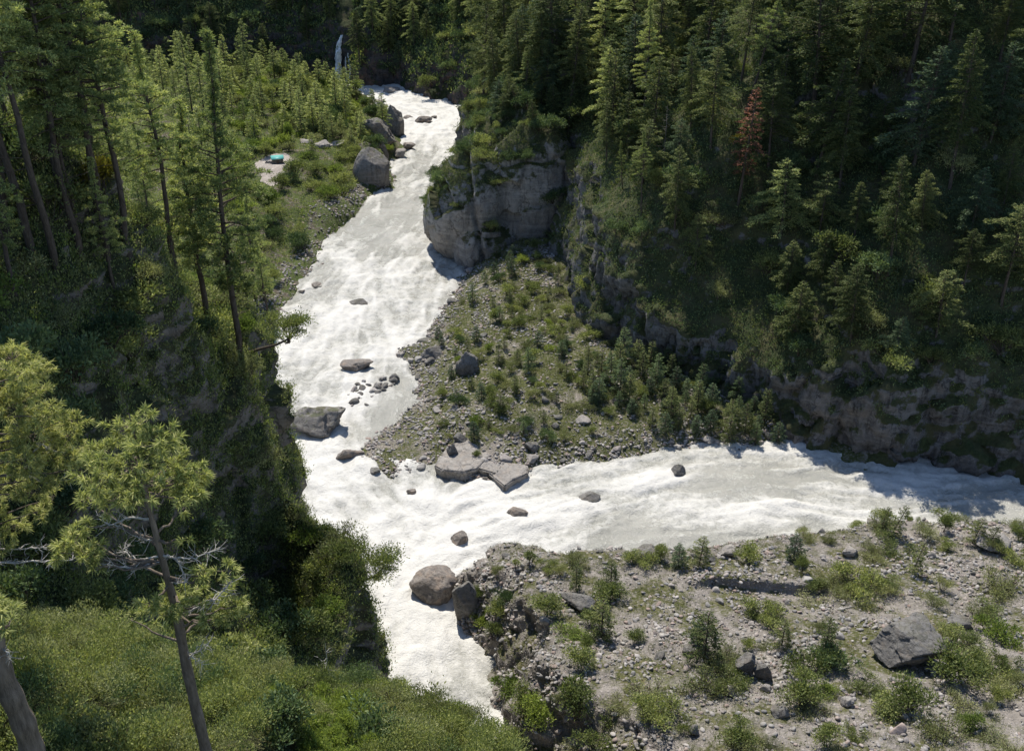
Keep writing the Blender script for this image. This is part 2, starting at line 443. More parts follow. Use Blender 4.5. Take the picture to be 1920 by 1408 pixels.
xs, ys, X, Y = grid(-130, 24, -12, 150, .8)
V, F = solid_from_heights(xs, ys, lh_height(X, Y), -6)
hill = remeshed('left_hillside', V, F, .62, M['hill'])
prune(hill, lambda V: (V[:, 2] > -1.5) & (V[:, 0] > -129) & (V[:, 1] > -11))
def rough(o, amp, scale, blocky, seed, cliff_only=True, grooves=0., fine=.25, zmin=-100):
    V = get_v(o.data); N = get_n(o.data)
    steep = 1 - smooth(.35, .8, N[:, 2]) if cliff_only else np.ones(len(V))
    d = fbm(V, scale, 5, seed) * amp
    if blocky:
        c, e = cell(V * np.array([1, 1, .8]), blocky, seed + 40)
        d = d + c * blocky * .33 - (1 - smooth(0, .12, e)) * blocky * .12
        c, e = cell(V, blocky * .38, seed + 60)
        d = d + c * blocky * .13
    if grooves:
        d = d + fbm(V * np.array([1, 1, .15]), 3.0, 4, seed + 9, ridged=True) * grooves
    V = V + N * (d * steep)[:, None] + N * (fbm(V, 1.6, 3, seed + 77) * fine)[:, None]
    set_v(o.data, V)
rough(hill, 1.0, 7, 4.5, 11, fine=.28)
tag(hill, kind='structure')

# --- right mountain: cliffs at the foot, steep forested slope above
RM_FOOT = P2([(905, 215, 0), (880, 250, 0), (862, 290, 0)]) + [(-15, 270), (-13, 246), (-6, 240), (9, 238)] + \
          P2([(1048, 520, 5), (1075, 590, 5), (1135, 650, 4), (1250, 690, 4), (1350, 715, 4), (1430, 770, 3), (1490, 818, 1), (1560, 850, 0),
              (1640, 872, 0), (1760, 880, 0), (1920, 893, 0), (2100, 900, 0)]) + [(150, 146), (260, 150), (260, 520), (10, 520), (-5, 400)]
RM_CLIFF = [(-20, 360, 12), (-15, 300, 20), (-15, 262, 26), (-5, 242, 33), (9, 238, 33), (12, 210, 29), (16, 196, 27), (20, 185, 20), (32, 176, 15), (43, 168, 13), (55, 153, 16), (70, 149, 17), (84, 146, 16), (120, 146, 16)]
def rm_parts(X, Y):
    P = pts0(X, Y)
    d = polysdf(X, Y, RM_FOOT)
    w = 0; h = 0
    for (a, b, c) in RM_CLIFF:
        k = 1.0 / ((X - a) ** 2 + (Y - b) ** 2 + 9) ** 1.5
        w = w + k; h = h + k * c
    h = h / w
    d = d + (fbm(P, 13, 3, 8) * 2.2).reshape(X.shape)
    return d, h, P
def rm_height(X, Y):
    d, h, P = rm_parts(X, Y)
    ledge = (fbm(P, 22, 3, 19) * 2.5).reshape(X.shape)
    hh = h * (.82 + .18 * (fbm(P, 18, 2, 44)).reshape(X.shape))
    face = np.clip(d * 4.0, -4, None)
    above = hh + (d - hh / 4.0) * 1.13 + ledge + (fbm(P, 30, 4, 23) * 4.0).reshape(X.shape) * smooth(0, 30, d)
    z = np.minimum(face, above)
    z = np.where(d < 0, -4, z)
    return np.minimum(z, 210)
xs, ys, X, Y = grid(-24, 200, 140, 470, 1.0)
V, F = solid_from_heights(xs, ys, rm_height(X, Y), -6)
mount = remeshed('right_mountainside', V, F, .78, M['mount'])
prune(mount, lambda V: (V[:, 2] > -2) & (V[:, 0] < 199) & (V[:, 1] < 469))
rough(mount, 2.0, 10, 5.0, 21, grooves=1.2, fine=.42)
tag(mount, kind='structure')

# --- the bulging cliff that pinches the river
def superell(c, r, p, n=60, yaw=0., lean=0.):
    th = np.linspace(0, math.pi, n); ph = np.linspace(0, 2 * math.pi, 2 * n, endpoint=False)
    T, Ph = np.meshgrid(th, ph, indexing='ij')
    D = np.stack([np.sin(T) * np.cos(Ph), np.sin(T) * np.sin(Ph), np.cos(T)], -1).reshape(-1, 3)
    k = (np.abs(D) ** p).sum(1) ** (-1 / p)
    V = D * k[:, None] * np.array(r)
    V[:, 0] += V[:, 2] * lean
    cs, sn = math.cos(yaw), math.sin(yaw)
    V = V @ np.array([[cs, sn, 0], [-sn, cs, 0], [0, 0, 1]]) + np.array(c)
    idx = np.arange(n * 2 * n).reshape(n, 2 * n); nx = np.roll(idx, -1, 1)
    F = np.stack([idx[:-1], idx[1:], nx[1:], nx[:-1]], -1).reshape(-1, 4)
    return V, F
def join(parts):
    Vs = []; Fs = []; o = 0
    for V, F in parts: Vs.append(V); Fs.append(F + o); o += len(V)
    return np.vstack(Vs), np.vstack(Fs)
V, F = join([superell((3.6, 250.5, 12), (11.6, 15.5, 21.0), 2.5, yaw=.08, lean=.04),
             superell((-9.5, 245, 11.0), (11.6, 11.5, 15.0), 2.0, yaw=-.3, lean=.22),
             superell((-4.0, 252, 16), (8, 13, 15.0), 2.3, yaw=.1, lean=.22),
             superell((-7, 239, 3), (7.5, 8, 7), 2.4, yaw=.3)])
cliff = remeshed('rock_cliff', V, F, .45, M['cliff'])
V = get_v(cliff.data); N = get_n(cliff.data)
c, e = cell(V * np.array([1, 1, .7]), 9.0, 55)
set_v(cliff.data, V + N * (c * 1.6 + fbm(V, 9, 4, 51) * .8 + fbm(V * np.array([1, 1, .3]), 2.2, 4, 52) * .28 + fbm(V, 1.1, 3, 53) * .12)[:, None])
V = get_v(cliff.data); N = get_n(cliff.data)
crk = np.exp(-((V[:, 2] - 24.0 - .10 * (V[:, 0]) - .5 * np.sin(V[:, 0] * .6)) / .35) ** 2) * .5        # the long crack across the face
crk = crk + np.exp(-((V[:, 0] + 8.6 + .16 * (V[:, 2] - 14)) / .5) ** 2) * 1.5 * (V[:, 1] < 246)
set_v(cliff.data, V - N * crk[:, None])
prune(cliff, lambda V: V[:, 2] > -2)
tag(cliff, 'huge rounded grey cliff bulging over the river bend, green on top', 'cliff')

# --- central terrace and gravel spit between the two rivers
TC_POLY = P2([(868, 512, 0), (858, 545, 0), (822, 592, 0), (795, 640, 0), (745, 656, 0), (742, 668, 0), (778, 690, 0), (790, 712, 0), (775, 760, 0), (735, 800, 0), (690, 832, 0),
              (672, 848, 0), (690, 872, 0), (730, 888, 0), (790, 884, 0), (822, 868, 0), (850, 888, 0), (915, 905, 0), (985, 890, 0), (1010, 872, 0), (1100, 862, 0),
              (1200, 846, 0), (1290, 832, 0), (1400, 836, 0), (1500, 832, 0), (1560, 852, 0), (1640, 876, 0)]) + [(95, 165), (60, 200), (30, 250), (-4, 250)]
SPIT = [tuple(px(u, v, z=0)[:2]) for (u, v) in [(640, 700), (800, 690), (815, 760), (810, 830), (860, 860), (840, 920), (640, 920)]]
def tc_height(X, Y):
    P = pts0(X, Y)
    d = polysdf(X, Y, TC_POLY) + (fbm(P, 5, 3, 61) * .8).reshape(X.shape)
    sp = smooth(-6, 5, polysdf(X, Y, SPIT))
    top = 4.6 * (1 - np.exp(-np.maximum(d, 0) / 13.0)) + .35 * smooth(0, 2, d)
    top = top * (1 - sp) + sp * (.12 + .3 * (1 - np.exp(-np.maximum(d, 0) / 4)))
    top = top + (fbm(P, 7, 4, 66) * .55 + fbm(P, 1.4, 3, 67) * .14).reshape(X.shape) * smooth(0, 5, d) * (1 - .8 * sp)
    back = np.maximum(0, 34 + 0 * X - np.hypot(X - 2, Y - 236)) / 34
    top = top + back * smooth(0, 12, d) * 3.2            # scree heaped against the cliff
    z = np.where(d > 0, top, d * .35)
    return np.maximum(z, -3)
xs, ys, X, Y = grid(-45, 100, 112, 252, .5)
V, F = solid_from_heights(xs, ys, tc_height(X, Y), -4)
terr = mesh_np('river_terrace', V[:len(V) // 2], F[:(len(xs) - 1) * (len(ys) - 1)], M['terrace'], smooth_shade=True)
tag(terr, kind='structure')

# --- near right bench of stony ground
RB_PTS = [px(u, v, z=z) for (u, v, z) in [(900, 1090, 6), (960, 1068, 8.5), (1100, 1064, 8.5), (1290, 1046, 7.5), (1400, 1030, 6.5), (1500, 1012, 6), (1700, 995, 5), (1810, 990, 5), (1920, 1000, 4.5),
    (2100, 1010, 4.5), (1050, 1140, 10), (1000, 1090, 9.5), (1200, 1120, 8.5), (1400, 1120, 8.5), (1600, 1120, 8.0), (1850, 1130, 7.5), (1200, 1230, 11), (1400, 1230, 11), (1650, 1230, 10.5), (1900, 1230, 10),
    (1200, 1408, 13.5), (1500, 1408, 14), (1900, 1408, 14.5), (1200, 1600, 16), (1900, 1600, 17)]]
RB = TPS(RB_PTS, .2)
RB_POLY = P2([(925, 1052, 0), (885, 1070, 0), (862, 1105, 0), (862, 1170, 0), (895, 1200, 0), (915, 1240, 0), (912, 1290, 0), (922, 1340, 0), (935, 1400, 0), (990, 1520, 0)]) + \
          [(12, 60), (20, 20), (140, 20), (140, 130), (120, 131)] + P2([(2050, 1006, 0), (1920, 1006, 0), (1830, 994, 0), (1700, 994, 0), (1560, 1008, 0), (1400, 1030, 0), (1300, 1046, 0), (1180, 1056, 0), (1060, 1058, 0)])
def rb_height(X, Y):
    P = pts0(X, Y)
    d = polysdf(X, Y, RB_POLY) + (fbm(P, 6, 4, 81) * 1.5).reshape(X.shape)
    top = RB(X, Y) + (fbm(P, 9, 4, 83) * .9 + fbm(P, 1.8, 3, 84) * .22).reshape(X.shape)
    # two small erosion scarps across the bench
    U = 960 + FPX * X / (Y * CP + 90 * SP)
    for (yy, a0, a1, h) in ((108.5, 1295, 1560, 1.5), (95.0, 1600, 1800, .7)):
        w = smooth(a0 - 40, a0 + 60, U) * (1 - smooth(a1 - 60, a1 + 40, U))
        ln = yy + (fbm(np.stack([X.ravel(), 0 * X.ravel(), 0 * X.ravel()], 1), 6, 3, 85) * 1.6).reshape(X.shape)
        top = top + h * w * np.where(Y > ln, np.exp(-(Y - ln) / 5.0), -np.exp((Y - ln) / 3.0) * .25)
    left = smooth(16, 4, X) if False else (1 - smooth(2, 14, X))
    slope = 1.15 + .9 * left * (fbm(P, 7, 3, 86)).reshape(X.shape)
    z = np.minimum(top, np.where(d > 0, d * slope + .25 * left * d, d * .6))
    return np.maximum(z, -3)
xs, ys, X, Y = grid(-14, 100, 50, 140, .5)
V, F = solid_from_heights(xs, ys, rb_height(X, Y), -5)
bench = remeshed('stony_bench', V, F, .36, M['bench'])
prune(bench, lambda V: (V[:, 2] > -1.2) & (V[:, 0] < 99.5) & (V[:, 1] > 50.5))
V = get_v(bench.data); N = get_n(bench.data)
st = (1 - smooth(.55, .9, N[:, 2])) * (1 - smooth(12, 24, V[:, 0]))
c, e = cell(V, 2.2, 91)
V = V + N * (st * (fbm(V, 3.2, 5, 92, .6) * 1.5 + c * .7 + fbm(V, 1.0, 3, 93, ridged=True) * .3))[:, None] + N * (fbm(V, 1.0, 3, 94) * .10)[:, None]
set_v(bench.data, V)
tag(bench, kind='structure')

# --- far left bank
FB_POLY = P2([(520, 600, 0), (545, 552, 0), (562, 525, 0), (596, 495, 0), (604, 455, 0), (626, 425, 0), (664, 405, 0), (692, 372, 0), (735, 352, 0), (736, 300, 0), (752, 283, 0), (748, 235, 0),
              (716, 206, 0), (694, 182, 0), (664, 166, 0), (600, 150, 0)]) + [(-180, 440), (-180, 90), (-60, 90), (-45, 130)]
def fb_height(X, Y):
    P = pts0(X, Y)
    d = polysdf(X, Y, FB_POLY) + (fbm(P, 8, 4, 101) * 1.6).reshape(X.shape)
    top = 1.2 * smooth(0, 3, d) + 6.0 * smooth(5, 26, d) + np.maximum(0, d - 35) * .09
    rk = np.exp(-(((X + 34) / 11) ** 2 + ((Y - 312) / 20) ** 2))
    top = top + rk * smooth(0, 4, d) * 4.0
    clear = np.exp(-(((X + 57) / 14) ** 2 + ((Y - 268) / 13) ** 2) ** 2)
    top = top * (1 - clear * .55) + clear * .55 * 7.0
    top = top + (fbm(P, 16, 4, 104) * 1.6 + fbm(P, 2.2, 3, 105) * .2).reshape(X.shape) * smooth(2, 15, d) * (1 - clear * .8)
    return np.maximum(np.where(d > 0, top, d * .5), -3)
xs, ys, X, Y = grid(-170, -20, 100, 440, .9)
V, F = solid_from_heights(xs, ys, fb_height(X, Y), -4)
fbank = mesh_np('far_left_bank', V[:len(V) // 2], F[:(len(xs) - 1) * (len(ys) - 1)], M['floor'], smooth_shade=True)
tag(fbank, kind='structure')

# --- the wall at the head of the valley
BM_POLY = [(-260, 400)] + P2([(250, 148, 0), (450, 146, 0), (600, 150, 0), (655, 155, 0), (700, 163, 0), (740, 158, 0), (800, 180, 0), (850, 194, 0), (905, 212, 0)]) + [(0, 350), (60, 520), (60, 620), (-260, 620)]
def bm_height(X, Y):
    P = pts0(X, Y)
    d = polysdf(X, Y, BM_POLY) + (fbm(P, 20, 4, 111) * 3.0).reshape(X.shape)
    gul = np.exp(-((X + 60.5) / 5.0) ** 2)             # the gully of the waterfall
    h = 15 + 4 * smooth(-90, -70, X) - 7 * smooth(-52, -38, X) + (fbm(P, 25, 3, 113) * 3.5).reshape(X.shape)
    z = np.minimum(d * 2.6, h + (d - h / 2.6) * 1.22 + (fbm(P, 30, 4, 114) * 5.0).reshape(X.shape) * smooth(0, 25, d)) - gul * 2.5 * smooth(0, 8, d)
    return np.minimum(np.where(d > 0, z, -4), 170)
xs, ys, X, Y = grid(-240, 40, 340, 580, 1.6)
V, F = solid_from_heights(xs, ys, bm_height(X, Y), -6)
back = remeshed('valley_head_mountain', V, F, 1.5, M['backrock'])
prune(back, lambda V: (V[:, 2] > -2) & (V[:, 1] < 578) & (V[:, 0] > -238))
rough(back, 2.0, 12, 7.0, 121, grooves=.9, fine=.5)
tag(back, kind='structure')

# --- river bed under everything, out to the skyline
V, F = solid_from_heights(np.linspace(-900, 900, 60), np.linspace(-400, 1600, 60), np.full((60, 60), -3.2), -5)
bed = mesh_np('river_bed', V[:3600], F[:59 * 59], M['terrace']); tag(bed, kind='structure')
# ------------------------------------------------------------------ the two rivers
FLOW_MAIN = [tuple(px(u, v, z=0)[:2]) for (u, v) in [(640, 172), (710, 178), (800, 205), (815, 235), (790, 300), (760, 360), (730, 430), (680, 520), (650, 600), (630, 680), (590, 740), (590, 850), (640, 905),
             (710, 980), (765, 1050), (775, 1110), (775, 1200), (800, 1300), (850, 1400)]] + [(2, 70), (9, 45), (16, 15), (20, -10)]
FLOW_ARM = [tuple(px(u, v, z=0)[:2]) for (u, v) in [(2150, 950), (1920, 945), (1700, 925), (1500, 910), (1300, 925), (1150, 955), (1020, 975), (900, 1000), (820, 1040), (775, 1100)]]
OBST = []      # (u, v, radius m, strength) rocks with white water round them
for (u, v, r, s) in [(587, 800, 7, .5), (672, 692, 4, .5), (657, 862, 3.5, .4), (820, 1120, 6, .45), (963, 975, 4, .5), (862, 1020, 4, .6), (1100, 950, 5, .6), (1270, 895, 3, .5), (792, 232, 5, .4),
                     (705, 1120, 6, .3), (780, 930, 3, .4), (940, 925, 4, .4), (860, 1050, 6, .5), (1000, 985, 5, .4), (700, 965, 5, .4), (1740, 915, 6, .3), (1500, 960, 4, .4), (570, 850, 6, .5), (1230, 900, 5, .4), (1400, 975, 5, .35), (665, 575, 4, .5), (592, 540, 2, .4), (774, 932, 3, .5), (693, 988, 2.5, .5), (700, 745, 4, .4), (656, 756, 3, .4), (766, 230, 3, .5), (815, 223, 2, .5), (731, 174, 4, .5), (700, 365, 4, .4), (835, 1060, 5, .5), (560, 760, 4, .4), (990, 985, 4, .5), (905, 930, 5, .4)]:
    OBST.append((*px(u, v, z=0)[:2], r, s))
ST = .42
xs, ys, X, Y = grid(-75, 112, 20, 425, ST)
def flow_field(X, Y):
    vx = 0; vy = 0; w = 0; dmin = np.full(X.shape, 1e9)
    for line, m in ((FLOW_MAIN, 1.0), (FLOW_ARM, 1.0)):
        for a, b in zip(line[:-1], line[1:]):
            e = np.array(b) - np.array(a); L = np.hypot(*e)
            t = np.clip(((X - a[0]) * e[0] + (Y - a[1]) * e[1]) / L ** 2, 0, 1)
            d2 = (X - a[0] - t * e[0]) ** 2 + (Y - a[1] - t * e[1]) ** 2 + 4
            k = L / d2 ** 2
            vx = vx + k * e[0] / L; vy = vy + k * e[1] / L; w = w + k; dmin = np.minimum(dmin, d2)
    n = np.hypot(vx, vy) + 1e-12
    return vx / n, vy / n, np.sqrt(dmin)
VX, VY, DC = flow_field(X, Y)
# swirl the flow a little
P = pts0(X, Y)
ang = (fbm(P, 7, 2, 131) * .55).reshape(X.shape)
VX, VY = VX * np.cos(ang) - VY * np.sin(ang), VX * np.sin(ang) + VY * np.cos(ang)
def bil(A, gx, gy):
    gx = np.clip(gx, 0, A.shape[1] - 1.001); gy = np.clip(gy, 0, A.shape[0] - 1.001)
    i = gx.astype(int); j = gy.astype(int); fx = gx - i; fy = gy - j
    return (A[j, i] * (1 - fx) + A[j, i + 1] * fx) * (1 - fy) + (A[j + 1, i] * (1 - fx) + A[j + 1, i + 1] * fx) * fy
GX, GY = np.meshgrid(np.arange(X.shape[1], dtype=float), np.arange(X.shape[0], dtype=float))
def lic(src, steps, h):
    acc = src.copy(); n = 1.0
    for sgn in (1, -1):
        gx, gy = GX.copy(), GY.copy()
        for k in range(steps):
            vx = bil(VX, gx, gy); vy = bil(VY, gx, gy)
            gx = gx + sgn * h * vx; gy = gy + sgn * h * vy
            acc += bil(src, gx, gy)
        n += steps
    return acc / n
def norm(A): return (A - A.mean()) / (A.std() + 1e-9)
s1 = (fbm(P, 2.6, 4, 141, .6)).reshape(X.shape); s2 = (fbm(P, 1.0, 3, 151, .6)).reshape(X.shape); s3 = (fbm(P, 9.0, 3, 161, .5)).reshape(X.shape)
s4 = 1 - 2 * np.abs(fbm(P, 2.2, 3, 181, .55)).reshape(X.shape)
L1 = norm(lic(s1, 8, 1.5)); L2 = norm(lic(s2, 5, 1.2)); L4 = norm(lic(np.maximum(s4 - .55, 0), 7, 1.2)); L3 = norm(s3)
ob = np.zeros(X.shape)
for (a, b, r, s) in OBST:
    fx = bil(VX, *[np.array([(q - q0) / ST]) for q, q0 in ((a, xs[0]), (b, ys[0]))]); fy = bil(VY, *[np.array([(q - q0) / ST]) for q, q0 in ((a, xs[0]), (b, ys[0]))])
    dx = X - a; dy = Y - b; al = dx * fx + dy * fy; la = -dx * fy + dy * fx
    ob += s * np.exp(-(((al - r * .8) / (r * 1.7)) ** 2 + (la / r) ** 2))
U_, V_, _ = project(np.stack([X.ravel(), Y.ravel(), 0 * X.ravel()], 1)); U_ = U_.reshape(X.shape); V_ = V_.reshape(X.shape)
calm = .30 * np.exp(-(((U_ - 720) / 90) ** 2 + ((V_ - 400) / 45) ** 2)) + .30 * smooth(1600, 1900, U_) * smooth(905, 950, V_) + .30 * np.exp(-(((U_ - 1400) / 160) ** 2 + ((V_ - 900) / 35) ** 2)) \
    + .45 * np.exp(-(((U_ - 740) / 60) ** 2 + ((V_ - 790) / 60) ** 2)) + .3 * np.exp(-(((U_ - 1250) / 220) ** 2 + ((V_ - 1010) / 25) ** 2)) + .15 * np.exp(-(((U_ - 620) / 60) ** 2 + ((V_ - 890) / 30) ** 2))
rapid = .30 * smooth(330, 220, V_) + .16 * np.exp(-(((V_ - 640) / 60) ** 2)) * (U_ < 820) + .10 * np.exp(-((V_ - 1000) / 60) ** 2) * (U_ < 1100)
foam = .46 + L1 * .10 + L2 * .055 + L4 * .05 + L3 * .05 + ob * .55 - calm * .9 + rapid
hgt = (norm(lic(s1, 2, 1.0)) * .21 + L2 * .11 + L3 * .13 + np.abs(fbm(P, 3.4, 3, 171).reshape(X.shape)) * .6 - .15) * (.8 - .65 * np.clip(calm * 2.5, 0, 1)) + L4 * .05 + ob * .6
# the tongue of water thrown up over drowned rocks
mask = (polysdf(X, Y, TC_POLY) < 3.5) & (polysdf(X, Y, RB_POLY) < 5) & (polysdf(X, Y, FB_POLY) < 4) & (polysdf(X, Y, LH_POLY) < 4) & (polysdf(X, Y, RM_FOOT) < 4) & (polysdf(X, Y, BM_POLY) < 4) & (DC < 45)
side = (X > -72) & (Y > 20)
mask &= side
idx = np.arange(X.size).reshape(X.shape)
q = np.stack([idx[:-1, :-1], idx[:-1, 1:], idx[1:, 1:], idx[1:, :-1]], -1)
qm = mask[:-1, :-1] & mask[1:, 1:] & mask[:-1, 1:] & mask[1:, :-1]
q = q[qm]
used = np.zeros(X.size, bool); used[q.ravel()] = True; remap = np.cumsum(used) - 1
V = np.stack([X.ravel(), Y.ravel(), hgt.ravel()], 1)[used]
river = mesh_np('river_water', V, remap[q], M['water'], smooth_shade=True)
at = river.data.attributes.new('foam', 'FLOAT', 'POINT'); at.data.foreach_set('value', foam.ravel()[used].astype(np.float32))
tag(river, kind='structure')
print('terrain faces', [(o.name, len(o.data.polygons)) for o in (hill, mount, cliff, terr, bench, fbank, back, river)])
# ------------------------------------------------------------------ plants: meshes
def unit(a): return a / (np.linalg.norm(a, axis=-1, keepdims=True) + 1e-9)
def leafset(rng, C, A, L, W, flat=0.0):
    """one pointed leaf (or spray of needles) per row: base C, direction A; flat=1 keeps blades level"""
    n = len(C); A = unit(A)
    R = rng.normal(size=(n, 3))
    if flat: R = R * (1 - flat) + np.array([0, 0, 1.6]) * flat
    B = unit(np.cross(A, R)); U = np.cross(B, A)
    L = np.broadcast_to(L, (n,))[:, None]; W = np.broadcast_to(W, (n,))[:, None]
    V = np.stack([C, C + A * L * .42 + B * W * .5 + U * L * .06, C + A * L - U * L * .05, C + A * L * .42 - B * W * .5 + U * L * .06], 1).reshape(-1, 3)
    F = np.arange(4 * n).reshape(n, 4)
    return V, F
def tube(path, rad, k=6):
    path = np.asarray(path, float); rad = np.broadcast_to(rad, (len(path),)); n = len(path)
    T = unit(np.gradient(path, axis=0))
    ref = np.array([1, 0, 0]) if abs(T[0][0]) < .8 else np.array([0, 1, 0])
    B = unit(np.cross(T, ref)); U = np.cross(T, B)
    a = np.linspace(0, 2 * math.pi, k, endpoint=False)
    V = path[:, None] + (B[:, None] * np.cos(a)[None, :, None] + U[:, None] * np.sin(a)[None, :, None]) * rad[:, None, None]
    idx = np.arange(n * k).reshape(n, k); nx = np.roll(idx, -1, 1)
    F = np.stack([idx[:-1], nx[:-1], nx[1:], idx[1:]], -1).reshape(-1, 4)
    return V.reshape(-1, 3), F
def mk(name, parts, mat, smooth_shade=False):
    V, F = join(parts)
    o = mesh_np(name, V, F, mat, smooth_shade=smooth_shade)
    me = o.data; bpy.data.objects.remove(o); return me
def fir_meshes(seed, h, rad, nb=95, dens=62, leaf=.42, wid=.17, z0=.16, mat='fir', ragged=.35, tipmat=None, droop=.28, rough_top=0.):
    rng = np.random.default_rng(seed)
    zz = np.linspace(0, h, 9)
    bx = np.cumsum(rng.normal(0, .035, 9)) * h * .04; by = np.cumsum(rng.normal(0, .035, 9)) * h * .04
    path = np.stack([bx - bx[0], by - by[0], zz], 1)
    tr = [tube(path, np.linspace(h * .014 + .03, .03, 9), 7)]
    lv = []
    sector = rng.uniform(.55, 1.25, 7)
    for i in range(nb):
        u = (i + rng.uniform(0, 1)) / nb
        u = u ** .92
        z = h * (z0 + (1 - z0) * u)
        b = np.array([np.interp(z, zz, path[:, 0]), np.interp(z, zz, path[:, 1]), z])
        az = i * 2.39996 + rng.normal(0, .35)
        L = rad * ((1 - u) ** .75) * (1 + rng.uniform(-ragged, ragged)) * sector[int(az / (2 * math.pi) * 7) % 7] + .18 + .25 * (1 - u)
        if u < .22: L *= .45 + 2.5 * u
        d = np.array([math.cos(az), math.sin(az), 0]); s = np.array([-d[1], d[0], 0])
        lift = .15 + .55 * u; dr = droop + .25 * (1 - u)
        t = np.linspace(0, 1, 5)
        bp = b + d * (L * t)[:, None]; bp[:, 2] += L * (lift * t - dr * t * t)
        tr.append(tube(bp, np.linspace(.035 + .008 * L, .01, 5), 3))
        n = max(6, int(dens * L ** 1.25 * .42))
        tt = rng.uniform(.12, 1, n) ** .75
        sg = rng.normal(0, 1, n) * (.10 * L + .12) * (1.25 - .8 * tt)
        C = b + d * (L * tt)[:, None] + s * sg[:, None]
        C[:, 2] += L * (lift * tt - dr * tt * tt) + rng.normal(0, .05 + .015 * L, n) - np.abs(sg) * .22
        A = d[None] + s[None] * (np.sign(sg) * rng.uniform(.2, 1.0, n))[:, None] + np.array([0, 0, 1]) * rng.normal(.05, .30, n)[:, None]
        lv.append(leafset(rng, C, A, leaf * rng.uniform(.6, 1.3, n), wid * rng.uniform(.7, 1.3, n), .45))
    n = 26
    C = np.array([path[-1][0], path[-1][1], h - .9]) + rng.normal(0, .10, (n, 3)) * np.array([1, 1, 3.5])
    lv.append(leafset(rng, C, rng.normal(0, .5, (n, 3)) + np.array([0, 0, 1.]), leaf, wid * .8))
    return mk('trunk', tr, M['bark']), mk('crown', lv, M[mat])
def pine_meshes(seed, h, rad, c0=.42, nb=58, clump=46, leaf=.36, wid=.085, mat='pine', tr_r=.36, deadn=14, bend=1.):
    """blue pine: long bare trunk, open crown of tufted clumps at the branch ends"""
    rng = np.random.default_rng(seed)
    zz = np.linspace(0, h, 13)
    bx = np.cumsum(rng.normal(0, .16, 13)) * bend; by = np.cumsum(rng.normal(0, .16, 13)) * bend
    path = np.stack([bx - bx[0], by - by[0], zz], 1)
    tr = [tube(path, np.linspace(1, .12, 13) ** .8 * tr_r, 9)]; lv = []
    def at(z): return np.array([np.interp(z, zz, path[:, 0]), np.interp(z, zz, path[:, 1]), z])
    for i in range(deadn):
        z = h * rng.uniform(.12, c0 + .1); az = rng.uniform(0, 6.28); L = rng.uniform(.8, 3.2)
        d = np.array([math.cos(az), math.sin(az), rng.uniform(-.35, .25)])
        t = np.linspace(0, 1, 5); bp = at(z) + d * (L * t)[:, None] + np.cumsum(rng.normal(0, .06, (5, 3)), 0) * L * .3
        tr.append(tube(bp, np.linspace(.05, .012, 5), 4))
        for k in range(3):
            q = bp[2 + k % 3]; e = q + unit(d + rng.normal(0, .7, 3)) * rng.uniform(.3, .9)
            tr.append(tube([q, (q + e) / 2 + rng.normal(0, .04, 3), e], [.018, .012, .006], 3))
    for i in range(nb):
        u = (i + rng.uniform(0, 1)) / nb
        z = h * (c0 + (1 - c0) * u)
        az = i * 2.39996 + rng.normal(0, .5)
        L = rad * (math.sin(min(1, u * 1.15 + .22) * math.pi) ** .55 if u < .99 else .3) * rng.uniform(.45, 1.15) + .3
        d = np.array([math.cos(az), math.sin(az), 0]); s = np.array([-d[1], d[0], 0])
        lift = .05 + .75 * u; dr = .35 * (1 - u)
        t = np.linspace(0, 1, 6); b = at(z)
        bp = b + d * (L * t)[:, None]; bp[:, 2] += L * (lift * t - dr * t * t); bp[1:] += np.cumsum(rng.normal(0, .05, (5, 3)), 0) * L * .3
        tr.append(tube(bp, np.linspace(.03 + .016 * L, .014, 6), 4))
        nc = int(2 + L * 1.7)
        for c in range(nc):
            tt = rng.uniform(.35, 1.03); side = rng.normal(0, .20 * L + .05)
            q = np.array([np.interp(tt, t, bp[:, k]) for k in range(3)]) + s * side * (1.25 - tt * .7)
            q[2] += rng.uniform(0, .25)
            tr.append(tube([np.array([np.interp(tt * .8, t, bp[:, k]) for k in range(3)]), q], [.02, .008], 3))
            n = int(clump * rng.uniform(.6, 1.3)); r = rng.uniform(.28, .55)
            O = unit(rng.normal(size=(n, 3)) * np.array([1, 1, .6]) + np.array([0, 0, .35]))
            C = q + O * (r * rng.uniform(.1, .8, n))[:, None] * np.array([1.15, 1.15, .6])
            A = O + d * .5 + np.array([0, 0, .05]) + rng.normal(0, .3, (n, 3))
            lv.append(leafset(rng, C, A, leaf * rng.uniform(.6, 1.25, n), wid * rng.uniform(.7, 1.3, n)))
    return mk('trunk', tr, M['bark']), mk('crown', lv, M[mat])
